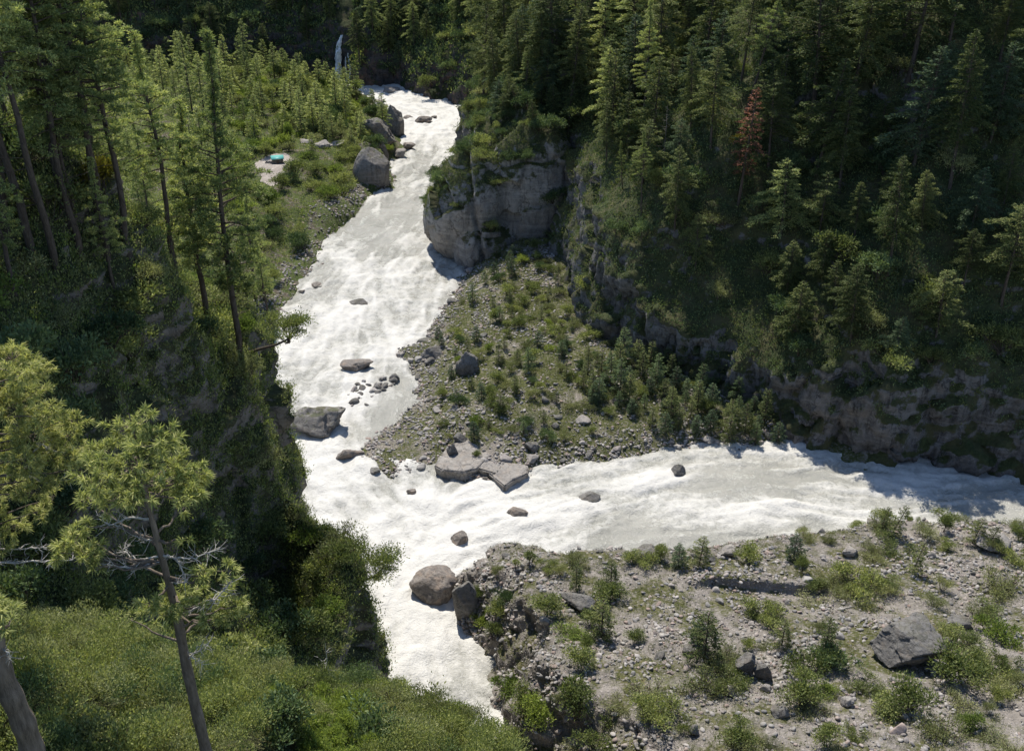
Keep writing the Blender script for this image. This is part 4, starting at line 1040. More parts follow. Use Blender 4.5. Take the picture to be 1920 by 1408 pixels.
for a in [
    ('boulder', 588, 782, 116, 84, 'largest grey boulder in the river, flat-topped, beside the left bluff', dict(seed=11, deep=.85, mat='stone_mossy', cuts=12)),
    ('boulder', 671, 681, 60, 36, 'brownish angular boulder in midstream above the cobble island', dict(seed=12, cuts=9)),
    ('boulder', 656, 852, 50, 32, 'dark oblong boulder off the tip of the gravel spit', dict(seed=13, yaw=.5, deep=.6)),
    ('boulder', 700, 330, 62, 76, 'tall dome-shaped dark boulder at the foot of the far left bank', dict(seed=14, mat='stone_mossy', cuts=8, lo=.75, amp=.07)),
    ('boulder', 717, 292, 32, 44, 'dark boulder squeezed behind the tall dome-shaped boulder', dict(seed=15, mat='stone_mossy')),
    ('boulder', 690, 280, 40, 36, 'pale smooth boulder above the tall dome-shaped boulder', dict(seed=16, mat='stone_slab', z=3.)),
    ('rock_outcrop', 712, 262, 84, 72, 'dark rock outcrop with shrubs on top, upstream of the dome-shaped boulder', dict(seed=17, mat='stone_mossy', cuts=18, lo=.42, z=1.5, amp=.2, sub=6)),
    ('rock_outcrop', 744, 240, 32, 60, 'upright rock pillar ending the dark outcrop over the river', dict(seed=18, mat='stone_mossy', cuts=9)),
    ('boulder', 750, 289, 28, 22, 'pointed pale rock at the waterline below the outcrop', dict(seed=19, mat='stone_slab')),
    ('boulder', 766, 274, 26, 18, 'low reddish-grey rock just upstream of the pointed pale rock', dict(seed=20)),
    ('boulder', 792, 227, 40, 13, 'long flat dark rock in the upper rapids', dict(seed=21, deep=.5)),
    ('boulder', 765, 221, 18, 12, 'small dark rock left of the long flat rock in the upper rapids', dict(seed=22)),
    ('boulder', 815, 219, 12, 7, 'smallest rock right of the long flat rock in the upper rapids', dict(seed=23)),
    ('boulder', 731, 168, 34, 14, 'tan rock with water pouring past it near the waterfall', dict(seed=24, mat='stone_slab')),
    ('boulder', 712, 192, 22, 7, 'low brown rock awash by the upper far bank', dict(seed=25)),
    ('boulder', 820, 1097, 90, 74, 'big rounded brown boulder where the two rivers meet', dict(seed=26, cuts=16, lo=.52, sink=.25, amp=.13)),
    ('boulder', 806, 1066, 16, 12, 'small brown rock lodged on top of the big rounded boulder', dict(seed=27, z=3.6)),
    ('rock_slab', 872, 1135, 52, 112, 'tall grey slab leaning against the eroded bench edge', dict(seed=28, mat='stone_dark', deep=.9, cuts=12, yaw=-.4, tilt=(.1, -.15))),
    ('boulder', 886, 1072, 20, 20, 'round orange-brown boulder on the bank behind the leaning slab', dict(seed=29, z=1.5, mat='stone_slab', sub=4)),
    ('boulder', 874, 1090, 17, 13, 'small whitish stone beside the round orange-brown boulder', dict(seed=30, z=1.5, mat='stone_slab', sub=4)),
    ('boulder', 963, 962, 56, 32, 'angular brown boulder alone in midstream below the flat slabs', dict(seed=31, yaw=.4, deep=.6, cuts=12)),
    ('boulder', 863, 1010, 36, 40, 'half-drowned boulder with water spilling over its left side', dict(seed=32, sink=.42)),
    ('boulder', 1100, 930, 56, 34, 'drowned grey boulder under foam in the side river', dict(seed=33, sink=.68, mat='stone_dark')),
    ('boulder', 1271, 882, 30, 30, 'grey wet boulder standing in the side river current', dict(seed=34, sink=.5, mat='stone_dark')),
    ('boulder', 665, 568, 42, 12, 'flat bluish-grey rock barely above the upstream rapids', dict(seed=35, sink=.62, mat='stone_dark')),
    ('boulder', 592, 533, 20, 12, 'small pale rock off the lower far left gravel', dict(seed=36, sub=4)),
    ('boulder', 566, 546, 13, 8, 'tiny dark rock nearest the far left gravel tip', dict(seed=37, sub=4)),
    ('boulder', 774, 923, 22, 20, 'small brown rock in the rapids below the gravel spit', dict(seed=38, sub=4)),
    ('boulder', 693, 982, 18, 10, 'small rock in white water off the lower left bluff', dict(seed=39, sub=4)),
    ('boulder', 602, 272, 44, 20, 'greyish boulder lying in grass beside the clearing', dict(seed=40, z=7.5, mat='stone_slab')),
    ('boulder', 636, 270, 34, 20, 'pale pointed boulder right of the grass-bound boulder', dict(seed=41, z=7.5, mat='stone_slab')),
    ('boulder', 574, 264, 26, 14, 'small grey boulder left of the grass-bound boulder', dict(seed=42, z=7.5, mat='stone_slab')),
    ('boulder', 1855, 1012, 66, 42, 'rounded grey boulder on the rim of the bench near the right end', dict(seed=43, z=3.6, mat='stone_slab', cuts=7)),
    ('boulder', 1213, 1034, 62, 36, 'grey boulder half hidden behind bushes on the bench rim', dict(seed=44, z=3., mat='stone_dark')),
    ('boulder', 1362, 1034, 36, 28, 'block of grey rock behind the round green shrub on the rim', dict(seed=45, z=5., mat='stone_slab')),
    ('boulder', 1330, 1046, 26, 16, 'low grey rock left of the rim block', dict(seed=46, z=6.2, mat='stone_dark')),
    ('boulder', 1595, 1032, 34, 24, 'grey rock half buried near the middle of the rim', dict(seed=47, z=6.4, mat='stone_slab')),
    ('boulder', 1700, 1200, 162, 98, 'biggest boulder on the bench, dark grey with a flat lit top', dict(seed=94, z=9.8, mat='stone_dark', cuts=18, lo=.40, deep=.8, sink=-.05, amp=.12, sub=6, yaw=.3)),
    ('boulder', 1400, 1250, 42, 50, 'upright grey boulder of the touching pair on the bench', dict(seed=49, z=10.8, mat='stone_dark', sink=.1)),
    ('boulder', 1430, 1262, 32, 38, 'darker boulder leaning on the upright one of the pair', dict(seed=50, z=10.8, mat='stone_dark', sink=.15)),
    ('boulder', 1436, 1289, 24, 18, 'small pale rock below the touching pair of boulders', dict(seed=51, z=11, mat='stone_slab', sub=4)),
    ('boulder', 1368, 1295, 22, 28, 'pale upright stone left of the touching pair', dict(seed=52, z=11, mat='stone_slab', sub=4)),
    ('boulder', 1462, 1332, 34, 28, 'rough dark rock among bushes below the touching pair', dict(seed=53, z=12, mat='stone_dark', sub=4)),
    ('boulder', 1302, 1370, 24, 26, 'pale-topped grey rock near the lower edge of the bench', dict(seed=54, z=13, mat='stone_dark', sub=4)),
    ('boulder', 1590, 1315, 26, 26, 'grey half-round rock in the middle of the bench', dict(seed=55, z=12, mat='stone_slab', sub=4)),
    ('boulder', 1800, 1162, 44, 28, 'cracked grey rock behind the biggest bench boulder', dict(seed=56, z=8.6, mat='stone_dark', sub=4)),
    ('boulder', 1830, 1214, 18, 20, 'white blocky stone right of the biggest bench boulder', dict(seed=57, z=9.8, mat='stone_slab', sub=4)),
    ('boulder', 1288, 1218, 24, 26, 'grey rock at the middle left of the bench', dict(seed=58, z=10.5, mat='stone_dark', sub=4)),
    ('boulder', 1085, 1128, 70, 40, 'long grey rock rib jutting from the eroded bench edge', dict(seed=59, z=8.6, mat='stone_dark', deep=.6, yaw=-.6)),
    ('boulder', 879, 697, 42, 56, 'upright rounded grey boulder on the terrace edge', dict(seed=60, z=.8, mat='stone_dark', cuts=7, sink=.1)),
    ('boulder', 818, 665, 54, 38, 'big purplish-grey boulder at the head of the terrace gravel', dict(seed=61, z=.5, mat='stone_dark')),
    ('boulder', 823, 694, 36, 20, 'low grey boulder just below the purplish-grey one', dict(seed=62, z=.5, mat='stone_dark')),
    ('boulder', 906, 656, 42, 22, 'flat pale boulder among terrace scrub', dict(seed=63, z=1.8, mat='stone_slab')),
    ('boulder', 775, 653, 30, 18, 'dark boulder at the waterline where the side channel starts', dict(seed=64, z=.1, mat='stone_dark')),
    ('boulder', 753, 664, 24, 14, 'brown stone at the mouth of the side channel', dict(seed=65, z=.1, mat='stone_slab', sub=4)),
    ('boulder', 800, 641, 34, 18, 'dark angular boulder above the purplish-grey boulder', dict(seed=66, z=.4, mat='stone_dark')),
    ('boulder', 865, 822, 36, 26, 'mossy rock perched above the flat slabs', dict(seed=67, z=1.2, mat='stone_dark', sub=4)),
    ('boulder', 848, 845, 26, 30, 'dark squarish rock on the left flat slab', dict(seed=68, z=1.2, mat='stone_dark', sub=4)),
    ('boulder', 998, 836, 34, 28, 'grey block on the shore above the right slab', dict(seed=69, z=1., mat='stone_dark', sub=4)),
    ('boulder', 998, 857, 34, 18, 'pale block touching the right slab', dict(seed=70, z=.6, mat='stone_slab', sub=4)),
    ('boulder', 926, 850, 24, 22, 'dark block between the slabs and the shore', dict(seed=71, z=.6, mat='stone_dark', sub=4)),
    ('boulder', 1091, 785, 32, 16, 'white flat boulder amid the terrace bushes', dict(seed=72, z=3.5, mat='stone_slab', sub=4)),
    ('boulder', 836, 790, 28, 12, 'pale flat boulder in the grass of the gravel spit', dict(seed=73, z=.8, mat='stone_slab', sub=4)),
    ('boulder', 705, 882, 24, 16, 'greenish stone on the last gravel bar tip', dict(seed=74, z=.0, mat='stone_dark', sub=4)),
    ('boulder', 1325, 823, 26, 16, 'pale boulder on the shore under the dark cliff', dict(seed=75, z=.4, mat='stone_slab', sub=4)),
    ('boulder', 1372, 826, 18, 12, 'small pale boulder right of the shore boulder', dict(seed=76, z=.4, mat='stone_slab', sub=4)),
    ]:
    kw = a[6]; n_, u_, v_, w_, h_, lab = a[:6]
    P = px(u_, v_ + h_ * .3, z=0)
    if kw.get('z', 0) > 2:       # bench and bank rocks sit on whatever ground is there
        hh = hit(u_, v_ + h_ * .4)
        if hh is not None: kw['z'] = float(hh[0][2])
    boulder(n_, u_, v_, w_, h_, lab, **kw)
# the flat slabs at the tip of the terrace
def slab(name, poly, z0, z1, label, mat='stone_slab', seed=1, tilt=0.):
    """a thick flat slab with the outline poly (world xy)"""
    poly = np.asarray(poly, float); c = poly.mean(0); poly = c + (poly - c) * 1.1; z1 += .5
    bm = bmesh.new()
    n = len(poly)
    top = [bm.verts.new((x, y, z1 + (x - c[0]) * tilt)) for x, y in poly]
    bot = [bm.verts.new((c[0] + (x - c[0]) * .93, c[1] + (y - c[1]) * .93, z0)) for x, y in poly]
    bm.faces.new(top); bm.faces.new(bot[::-1])
    for i in range(n): bm.faces.new((top[i], bot[i], bot[(i + 1) % n], top[(i + 1) % n]))
    bmesh.ops.recalc_face_normals(bm, faces=bm.faces)
    bmesh.ops.bevel(bm, geom=bm.edges[:], offset=.16, segments=2, affect='EDGES')
    bmesh.ops.triangulate(bm, faces=bm.faces); 
    for k in range(5):
        es = [e for e in bm.edges if e.calc_length() > .45]
        if not es: break
        bmesh.ops.subdivide_edges(bm, edges=es, cuts=1); bmesh.ops.triangulate(bm, faces=bm.faces)
    me = bpy.data.meshes.new(name); bm.normal_update(); bm.to_mesh(me); bm.free()
    V = get_v(me); N = get_n(me)
    cc, e = cell(V, 2.4, seed)
    V = V + N * (fbm(V, 2.2, 4, seed) * .22 + cc * .22)[:, None]; set_v(me, V)
    me.materials.append(M[mat]); me.polygons.foreach_set('use_smooth', np.ones(len(me.polygons), bool))
    o = bpy.data.objects.new(name, me); link(o); return tag(o, label, 'rock slab')
slab('rock_slab', P2([(818, 878, .8), (835, 852, .8), (868, 832, .8), (890, 838, .8), (915, 862, .8), (893, 884, .8), (868, 890, .8), (832, 886, .8)]), -.8, 1.1, 'left and widest of the flat pale slabs at the terrace tip', seed=3, tilt=.02)
slab('rock_slab', P2([(893, 858, .8), (920, 848, .8), (952, 862, .8), (940, 880, .8), (932, 893, .8), (900, 884, .8)]), -.8, 1.0, 'middle flat pale slab at the terrace tip, cracked from its neighbours', seed=5, tilt=-.03)
slab('rock_slab', P2([(917, 890, .8), (940, 872, .8), (985, 880, .8), (988, 893, .8), (965, 903, .8), (946, 915, .8), (928, 900, .8)]), -.8, .9, 'right flat pale slab pointing into the current', seed=8, tilt=.03)

# medium stones: every one its own object
def stones(terrain, cond, n, spacing, smin, smax, region, rng, desc=None, meshes=None, pw=2.2):
    out = 0
    for p, nr in scatter(terrain, cond, n, spacing, .5, rng, tries=120):
        s = smin + (smax - smin) * rng.random() ** pw
        k = int(rng.integers(0, 8)); pale = rng.random() < .45
        me = (RKS if pale else RK)[k] if meshes is None else meshes[k]
        o = bpy.data.objects.new('boulder', me); link(o); o.location = (p[0], p[1], p[2] + s * .12)
        o.scale = (s * rng.uniform(.8, 1.3), s * rng.uniform(.7, 1.0), s * rng.uniform(.5, .85)); o.rotation_euler = (rng.normal(0, .25), rng.normal(0, .25), rng.uniform(0, 6.28))
        reg(o, 'boulder', ('larger ' if s > smin + .35 * (smax - smin) else 'small ') + ('pale' if pale else 'grey') + ' loose boulder', region, p); out += 1
    return out
rs = np.random.default_rng(99)
def insd(P, poly): return polysdf(P[:, 0], P[:, 1], poly)
sh_tc = lambda V, N, u, v: (insd(V, TC_POLY) > -1.2) & (insd(V, TC_POLY) < 4.5) & (u < 1500) & (insd(V, RM_FOOT) < 0)
stones('river_terrace', sh_tc, 70, 1.3, .35, 1.3, 'tc', rs)
stones('river_terrace', lambda V, N, u, v: (insd(V, TC_POLY) >= 4.5) & (u < 1300) & (insd(V, RM_FOOT) < 0), 45, 2.4, .4, 1.2, 'tc', rs)
ISL = [tuple(px(u, v, z=0)[:2]) for (u, v) in [(652, 735), (690, 708), (742, 706), (740, 725), (700, 750), (680, 772), (655, 765)]]
stones('stony_bench', lambda V, N, u, v: (N[:, 2] > .5) & (V[:, 2] > .5), 95, 2.2, .30, 1.0, 'rb', rs)
stones('far_left_bank', lambda V, N, u, v: (insd(V, FB_POLY) > -1) & (insd(V, FB_POLY) < 5) & (v > 340), 34, 1.3, .35, 1.1, 'fb', rs)
# cobble island in the river
isl_n = 0
bx = np.array(ISL)
while isl_n < 42:
    q = np.array([rs.uniform(bx[:, 0].min(), bx[:, 0].max()), rs.uniform(bx[:, 1].min(), bx[:, 1].max()), 0])
    if polysdf(q[:1], q[1:2], ISL)[0] < 0: continue
    s = .35 + .9 * rs.random() ** 1.8; o = bpy.data.objects.new('boulder', (RK if rs.random() < .7 else RKS)[int(rs.integers(0, 8))]); link(o)
    o.location = (q[0], q[1], .1 + .2 * rs.random()); o.scale = (s * 1.15, s * .9, s * .8); o.rotation_euler = (rs.normal(0, .3), rs.normal(0, .3), rs.uniform(0, 6.28))
    reg(o, 'boulder', ('larger' if s > .7 else 'small') + ' wet cobble', 'isl', q); isl_n += 1

# gravel: tens of thousands of stones, one object for each bar
def gravel(name, terrain, cond, n, dens, smin, smax, rng, mat='stone', pw=3.0):
    V, N, u, v, d = TERR[terrain]
    idx = np.nonzero(cond(V, N, u, v) & (u > -30) & (u < 2350) & (v < 1500))[0]
    P = V[rng.choice(idx, n * 3)] + rng.normal(0, .22, (n * 3, 3)) * np.array([1, 1, .05])
    P = P[rng.random(len(P)) < dens(P)][:n]
    s = smin + (smax - smin) * rng.random(len(P)) ** pw
    VV = []; FF = []; o = 0
    big = s > smin + .4 * (smax - smin)
    for sub, sel in ((1, ~big), (2, big)):
        ids = np.nonzero(sel)[0]
        for k in range(10):
            ii = ids[k::10]
            if len(ii) == 0: continue
            v0, f0 = rock_shape(800 + k + 20 * sub, sub, 7, .05)
            if sub == 1:
                v0, f0 = rock_shape(800 + k, 1, 4, 0)
            m = len(ii)
            a = rng.uniform(0, 6.28, m); ca, sa = np.cos(a), np.sin(a)
            sc = s[ii][:, None, None] * np.stack([rng.uniform(.8, 1.3, m), rng.uniform(.65, 1., m), rng.uniform(.45, .8, m)], 1)[:, None, :]
            W = v0[None] * sc
            t = rng.normal(0, .35, m)[:, None]
            X_ = W[:, :, 0]; Y_ = W[:, :, 1]; Z_ = W[:, :, 2] + X_ * t
            W = np.stack([X_ * ca[:, None] - Y_ * sa[:, None], X_ * sa[:, None] + Y_ * ca[:, None], Z_], -1) + P[ii][:, None, :] + np.array([0, 0, .06]) * s[ii][:, None, None] * 3
            VV.append(W.reshape(-1, 3)); FF.append((f0[None] + (np.arange(m) * len(v0))[:, None, None] + o).reshape(-1, 3)); o += m * len(v0)
    ob = mesh_np(name, np.vstack(VV), np.vstack(FF), M[mat]); return tag(ob, kind='stuff')
def patch(seed, sc, lo, hi, base=.15):
    return lambda P: base + (1 - base) * smooth(lo, hi, fbm(P, sc, 4, seed))
gravel('terrace_gravel', 'river_terrace', lambda V, N, u, v: (insd(V, TC_POLY) > -.8) & (insd(V, RM_FOOT) < 0) & (u < 1520), 15000,
       lambda P: np.clip(patch(201, 6, -.1, .35, .12)(P) + (1 - smooth(0, 7, insd(P, TC_POLY))) * .8, 0, 1), .07, .42, rs)
gravel('bench_gravel', 'stony_bench', lambda V, N, u, v: (V[:, 2] > -.3) & (N[:, 2] > .2), 31000, patch(211, 5, -.15, .3, .15), .055, .40, rs, pw=3.5)
gravel('bank_gravel', 'far_left_bank', lambda V, N, u, v: (insd(V, FB_POLY) > -1) & (insd(V, FB_POLY) < 7) & (v > 300), 5500, patch(221, 5, -.4, .1, .3), .08, .45, rs)
# ------------------------------------------------------------------ terrace and bench plants
rt = np.random.default_rng(31)
def young(p, region, s, k=None, tilt=(0, 0)):
    k = int(rt.integers(0, 4)) if k is None else k
    r = place('young_fir', YOUNG[k], p - [0, 0, .15], s, tilt=tilt); reg(r, 'young', ('bluish' if k == 1 else 'green') + ' young conifer', region, p + [0, 0, YH[k] * s]); return r
wood = [tuple(px(u, v, z=3)[:2]) for (u, v) in [(1120, 690), (1250, 690), (1420, 740), (1490, 800), (1420, 815), (1250, 800), (1150, 770), (1080, 740)]]
for p, n in scatter('river_terrace', lambda V, N, u, v: (insd(V, wood) > 0) & (insd(V, RM_FOOT) < 1), 62, 2.3, 5, rt): young(p, 'tc', rt.uniform(.45, 1.15))
for p, n in scatter('river_terrace', lambda V, N, u, v: (insd(V, wood) < 0) & (insd(V, TC_POLY) > 6) & (insd(V, SPIT) < -2) & (insd(V, RM_FOOT) < 1), 46, 3.4, 2, rt): young(p, 'tc', rt.uniform(.28, .8))
for p, n in scatter('river_terrace', lambda V, N, u, v: (insd(V, TC_POLY) > 4) & (insd(V, SPIT) < -1) & (insd(V, RM_FOOT) < 1), 110, 2.0, 1.2, rt):
    bush(p, rt.choice(['green', 'olive', 'dark', 'bright'], p=[.35, .4, .15, .1]), rt.uniform(.45, 1.15), 'tc')
for p, n in scatter('stony_bench', lambda V, N, u, v: (N[:, 2] > .45) & (V[:, 2] > 1) & ((u > 1500) | (v > 1180) | (u < 1150)) & (fbm(V, 7, 3, 411) > -.08), 84, 2.1, 1.5, rt):
    uu = project([p])[0][0]
    bush(p, rt.choice(['green', 'olive', 'bright'], p=[.5, .4, .1]), rt.uniform(.55, 1.45), 'rb', sz=rt.uniform(.5, 1.1))
for (u, v, s, key) in [(1400, 1052, 1.25, 'green'), (1610, 1110, 1.7, 'green'), (1560, 1100, 1.3, 'olive'), (1665, 1120, 1.2, 'olive'), (1870, 1110, 1.75, 'olive'), (1765, 1105, 1.0, 'olive'), (1770, 1270, 1.9, 'green'),
                       (1870, 1190, 1.6, 'bright'), (1820, 1255, 1.2, 'green'), (1440, 1165, 1.3, 'green'), (1410, 1150, 1.0, 'green'), (1520, 1260, 1.5, 'green'), (1560, 1250, 1.3, 'dark'), (1500, 1320, 1.5, 'green'),
                       (1700, 1330, 1.7, 'green'), (1760, 1370, 1.5, 'olive'), (1320, 1290, 1.8, 'olive'), (1080, 1340, 1.7, 'green'), (1240, 1350, 1.4, 'green'), (960, 1290, 1.4, 'bright'), (985, 1330, 1.5, 'green'),
                       (1010, 1360, 1.6, 'bright'), (905, 1170, 1.1, 'bright'), (930, 1150, 1.0, 'green'), (895, 1120, .8, 'green'), (925, 1195, .9, 'green'), (950, 1130, .9, 'dark'), (1210, 1060, 1.0, 'green'), (1180, 1055, .8, 'green'),
                       (1240, 1050, .9, 'green'), (1050, 1080, .9, 'olive'), (1030, 1070, .8, 'green'), (960, 1395, 1.2, 'green'), (1120, 1400, 1.3, 'green'), (1380, 1400, 1.2, 'green'), (1550, 1400, 1.1, 'green')]:
    h = hit(u, v)
    if h is not None and h[2] == 'stony_bench': bush(h[0], key, s * .95, 'rb')
for (u, v, s, k, tx, desc) in [(1668, 1006, .95, 3, .3, 'wind-bent young fir standing highest on the bench rim'), (1648, 994, .72, 3, .22, 'smaller bent young fir beside the highest one on the rim'),
        (1822, 1018, .75, 0, .22, 'thin bent conifer left of the rounded rim boulder'), (1848, 1030, .7, 0, .25, 'thin bent conifer in front of the rounded rim boulder'), (1272, 1062, .8, 1, .0, 'bluish young fir on the rim above the scarp'),
        (1310, 1062, .85, 0, .08, 'bushy young fir right of the bluish one on the rim'), (1488, 1050, .9, 1, 0, 'bluish bushy conifer on the rim between the scarp and the bent firs'), (1080, 1105, .75, 3, 0, 'slender young fir with a bare stem on the bench corner'),
        (1145, 1100, .75, 0, 0, 'rounded young pine near the bench corner'), (1128, 1195, 1.0, 0, 0, 'dark young pine on top of the eroded edge'), (1308, 1208, .8, 1, 0, 'thin bluish sapling standing on open gravel'),
        (1465, 1215, .75, 0, 0, 'small pine with a bare stem in the middle of the bench'), (1710, 1075, .9, 3, .15, 'bent sapling on the bench behind the olive shrubs'), (1545, 1230, 1.0, 3, 0, 'dark-topped young fir left of the biggest boulder'),
        (1320, 1240, 1.25, 0, 0, 'tall bushy young pine left of the touching boulders'), (878, 243, .75, 3, 0, 'lone small fir on the far river edge above the cliff lip'), (822, 635, .6, 1, 0, 'young fir on the terrace tip by the water'),
        (876, 665, .7, 3, 0, 'young fir beside the upright rounded boulder')]:
    h = hit(u, v)
    if h is None: continue
    tag(place('young_fir', YOUNG[k], h[0] - [0, 0, .2], s, rz=0., tilt=(0, tx)), desc, 'tree')
SAP = bush_meshes(695, 1.3, 3.0, 420, .26, 'bush', lobes=6, spread=1.1)
for (u, v, s, desc) in [(990, 1062, 1.0, 'sparse leafy sapling standing out against the river on the bench corner'), (965, 1066, .65, 'lower leafy shrub left of the sparse sapling')]:
    h = hit(u, v)
    if h is not None: tag(place('sapling', SAP, h[0] - [0, 0, .1], s, rz=.3, names=('stem', 'foliage')), desc, 'sapling')

# ------------------------------------------------------------------ stuff: undergrowth nobody could count
def cover(name, terrain, cond, n, per, leaf, mats, rng, spread=.35, wid=.4, lift=.15, patchf=None, upright=.7):
    V, N, u, v, d = TERR[terrain]
    idx = np.nonzero(cond(V, N, u, v) & (u > -120) & (u < 2300) & (v < 1500))[0]
    C0 = V[rng.choice(idx, n)]
    if patchf is not None: C0 = C0[rng.random(len(C0)) < patchf(C0)]
    n = len(C0)
    sz = rng.uniform(.5, 1.6, n)
    C = np.repeat(C0, per, 0) + unit(rng.normal(size=(n * per, 3))) * (rng.uniform(0, 1, n * per) * np.repeat(sz, per) * spread)[:, None] * np.array([1, 1, .7])
    C[:, 2] += np.repeat(sz, per) * lift
    A = unit(C - np.repeat(C0, per, 0)) * .7 + rng.normal(0, .5, C.shape) + np.array([0, 0, upright])
    V2, F2 = leafset(rng, C, A, leaf * rng.uniform(.6, 1.4, len(C)), leaf * wid * rng.uniform(.7, 1.3, len(C)))
    mi = np.repeat(rng.integers(0, len(mats), n), per)
    o = mesh_np(name, V2, F2, mats=[M[m] for m in mats], midx=mi); return tag(o, kind='stuff')
rc = np.random.default_rng(41)
cover('hillside_undergrowth', 'left_hillside', lambda V, N, u, v: (V[:, 1] > 50) & (N[:, 2] > -.15) & (V[:, 2] > 4) & (u > -40), 36000, 14, .26, ['bush', 'bush_bright', 'bush_olive', 'bush_dark', 'bush', 'bush_olive'], rc, .85, .45, .4)
cover('mountain_undergrowth', 'right_mountainside', lambda V, N, u, v: (N[:, 2] > .34) & (V[:, 2] > 7) & (v > -40), 24000, 15, .34, ['bush_dark', 'fir', 'bush_dark', 'fir_blue', 'fir'], rc, 1.2, .5, .5)
cover('cliff_undergrowth', 'rock_cliff', lambda V, N, u, v: ((N[:, 2] > .30) | ((V[:, 0] < -12) & (N[:, 2] > .08) & (fbm(V, 4, 3, 311) > -.1))) & (V[:, 2] > 8), 4500, 14, .24, ['bush', 'bush_dark', 'bush_olive'], rc, .6, .5, .2)
cover('valley_head_undergrowth', 'valley_head_mountain', lambda V, N, u, v: (N[:, 2] > .12) & (V[:, 2] > 3) & (v > -60) & (u > 200) & (np.abs(u - 645) > 12), 7000, 10, .85, ['bush_dark', 'bush_dark', 'bush'], rc, 1.8, .5, .8)
cover('bank_undergrowth', 'far_left_bank', lambda V, N, u, v: fb_ok(V, N, u, v) & (v > 120), 19000, 13, .36, ['bush', 'bush_olive', 'bush_bright', 'bush_dark', 'bush'], rc, .9, .45, .35)
cover('terrace_scrub', 'river_terrace', lambda V, N, u, v: (insd(V, TC_POLY) > 2.2) & (insd(V, RM_FOOT) < 2), 15000, 12, .19, ['bush_olive', 'grass', 'bush', 'grass'], rc, .45, .35, .1,
      lambda P: np.clip(smooth(-.35, .1, fbm(P, 8, 4, 231)) * (1 - .5 * smooth(-3, 2, insd(P, SPIT))) + smooth(.1, .4, fbm(P, 3, 3, 232)) * .4, 0, 1))
cover('bench_scrub', 'stony_bench', lambda V, N, u, v: (N[:, 2] > .4) & (V[:, 2] > 1), 24000, 12, .15, ['bush_olive', 'grass', 'bush', 'grass'], rc, .36, .35, .06,
      lambda P: np.clip(smooth(-.25, .15, fbm(P, 7, 4, 241)) + smooth(.15, .4, fbm(P, 2.5, 3, 242)) * .35, 0, 1))
# the near thicket reads as one mass: bamboo-fine leaves over the lower left slope
def thicket(name, pts, rng, per, leaf, mats):
    lv = []; mi = []
    for q, (p, n) in enumerate(pts):
        s = rng.uniform(.75, 1.35); lobes = 5; m = per // lobes; mm = int(np.clip((fbm(p[None], 5.5, 3, 77)[0] * .9 + .5 + rng.normal(0, .10)) * len(mats), 0, len(mats) - 1))
        uu, vv, _ = project([p]); 
        if 470 < uu[0] < 700 and vv[0] > 1315: mm = len(mats) - 1; s *= .6
        for k in range(lobes):
            c = p + np.array([rng.normal(0, .55), rng.normal(0, .55), rng.uniform(.5, 1.5)]) * s
            O = unit(rng.normal(size=(m, 3))); O[:, 2] = np.where(O[:, 2] < -.3, -O[:, 2], O[:, 2])
            C = c + O * np.array([.75, .75, .7]) * s * (rng.uniform(0, 1, m) ** .5)[:, None]
            A = O * .5 + rng.normal(0, .5, C.shape) + np.array([0, 0, .75])
            lv.append(leafset(rng, C, A, leaf * rng.uniform(.6, 1.4, m), leaf * .33 * rng.uniform(.7, 1.3, m))); mi += [mm] * m
    V, F = join(lv)
    o = mesh_np(name, V, F, mats=[M[m] for m in mats], midx=np.array(mi)); return tag(o, kind='stuff')
thicket('near_undergrowth', NEARPTS[60:], rc, 2000, .155, ['bush_dark', 'bush', 'bush_olive', 'bush', 'bush_olive', 'grass', 'bush_bright'])

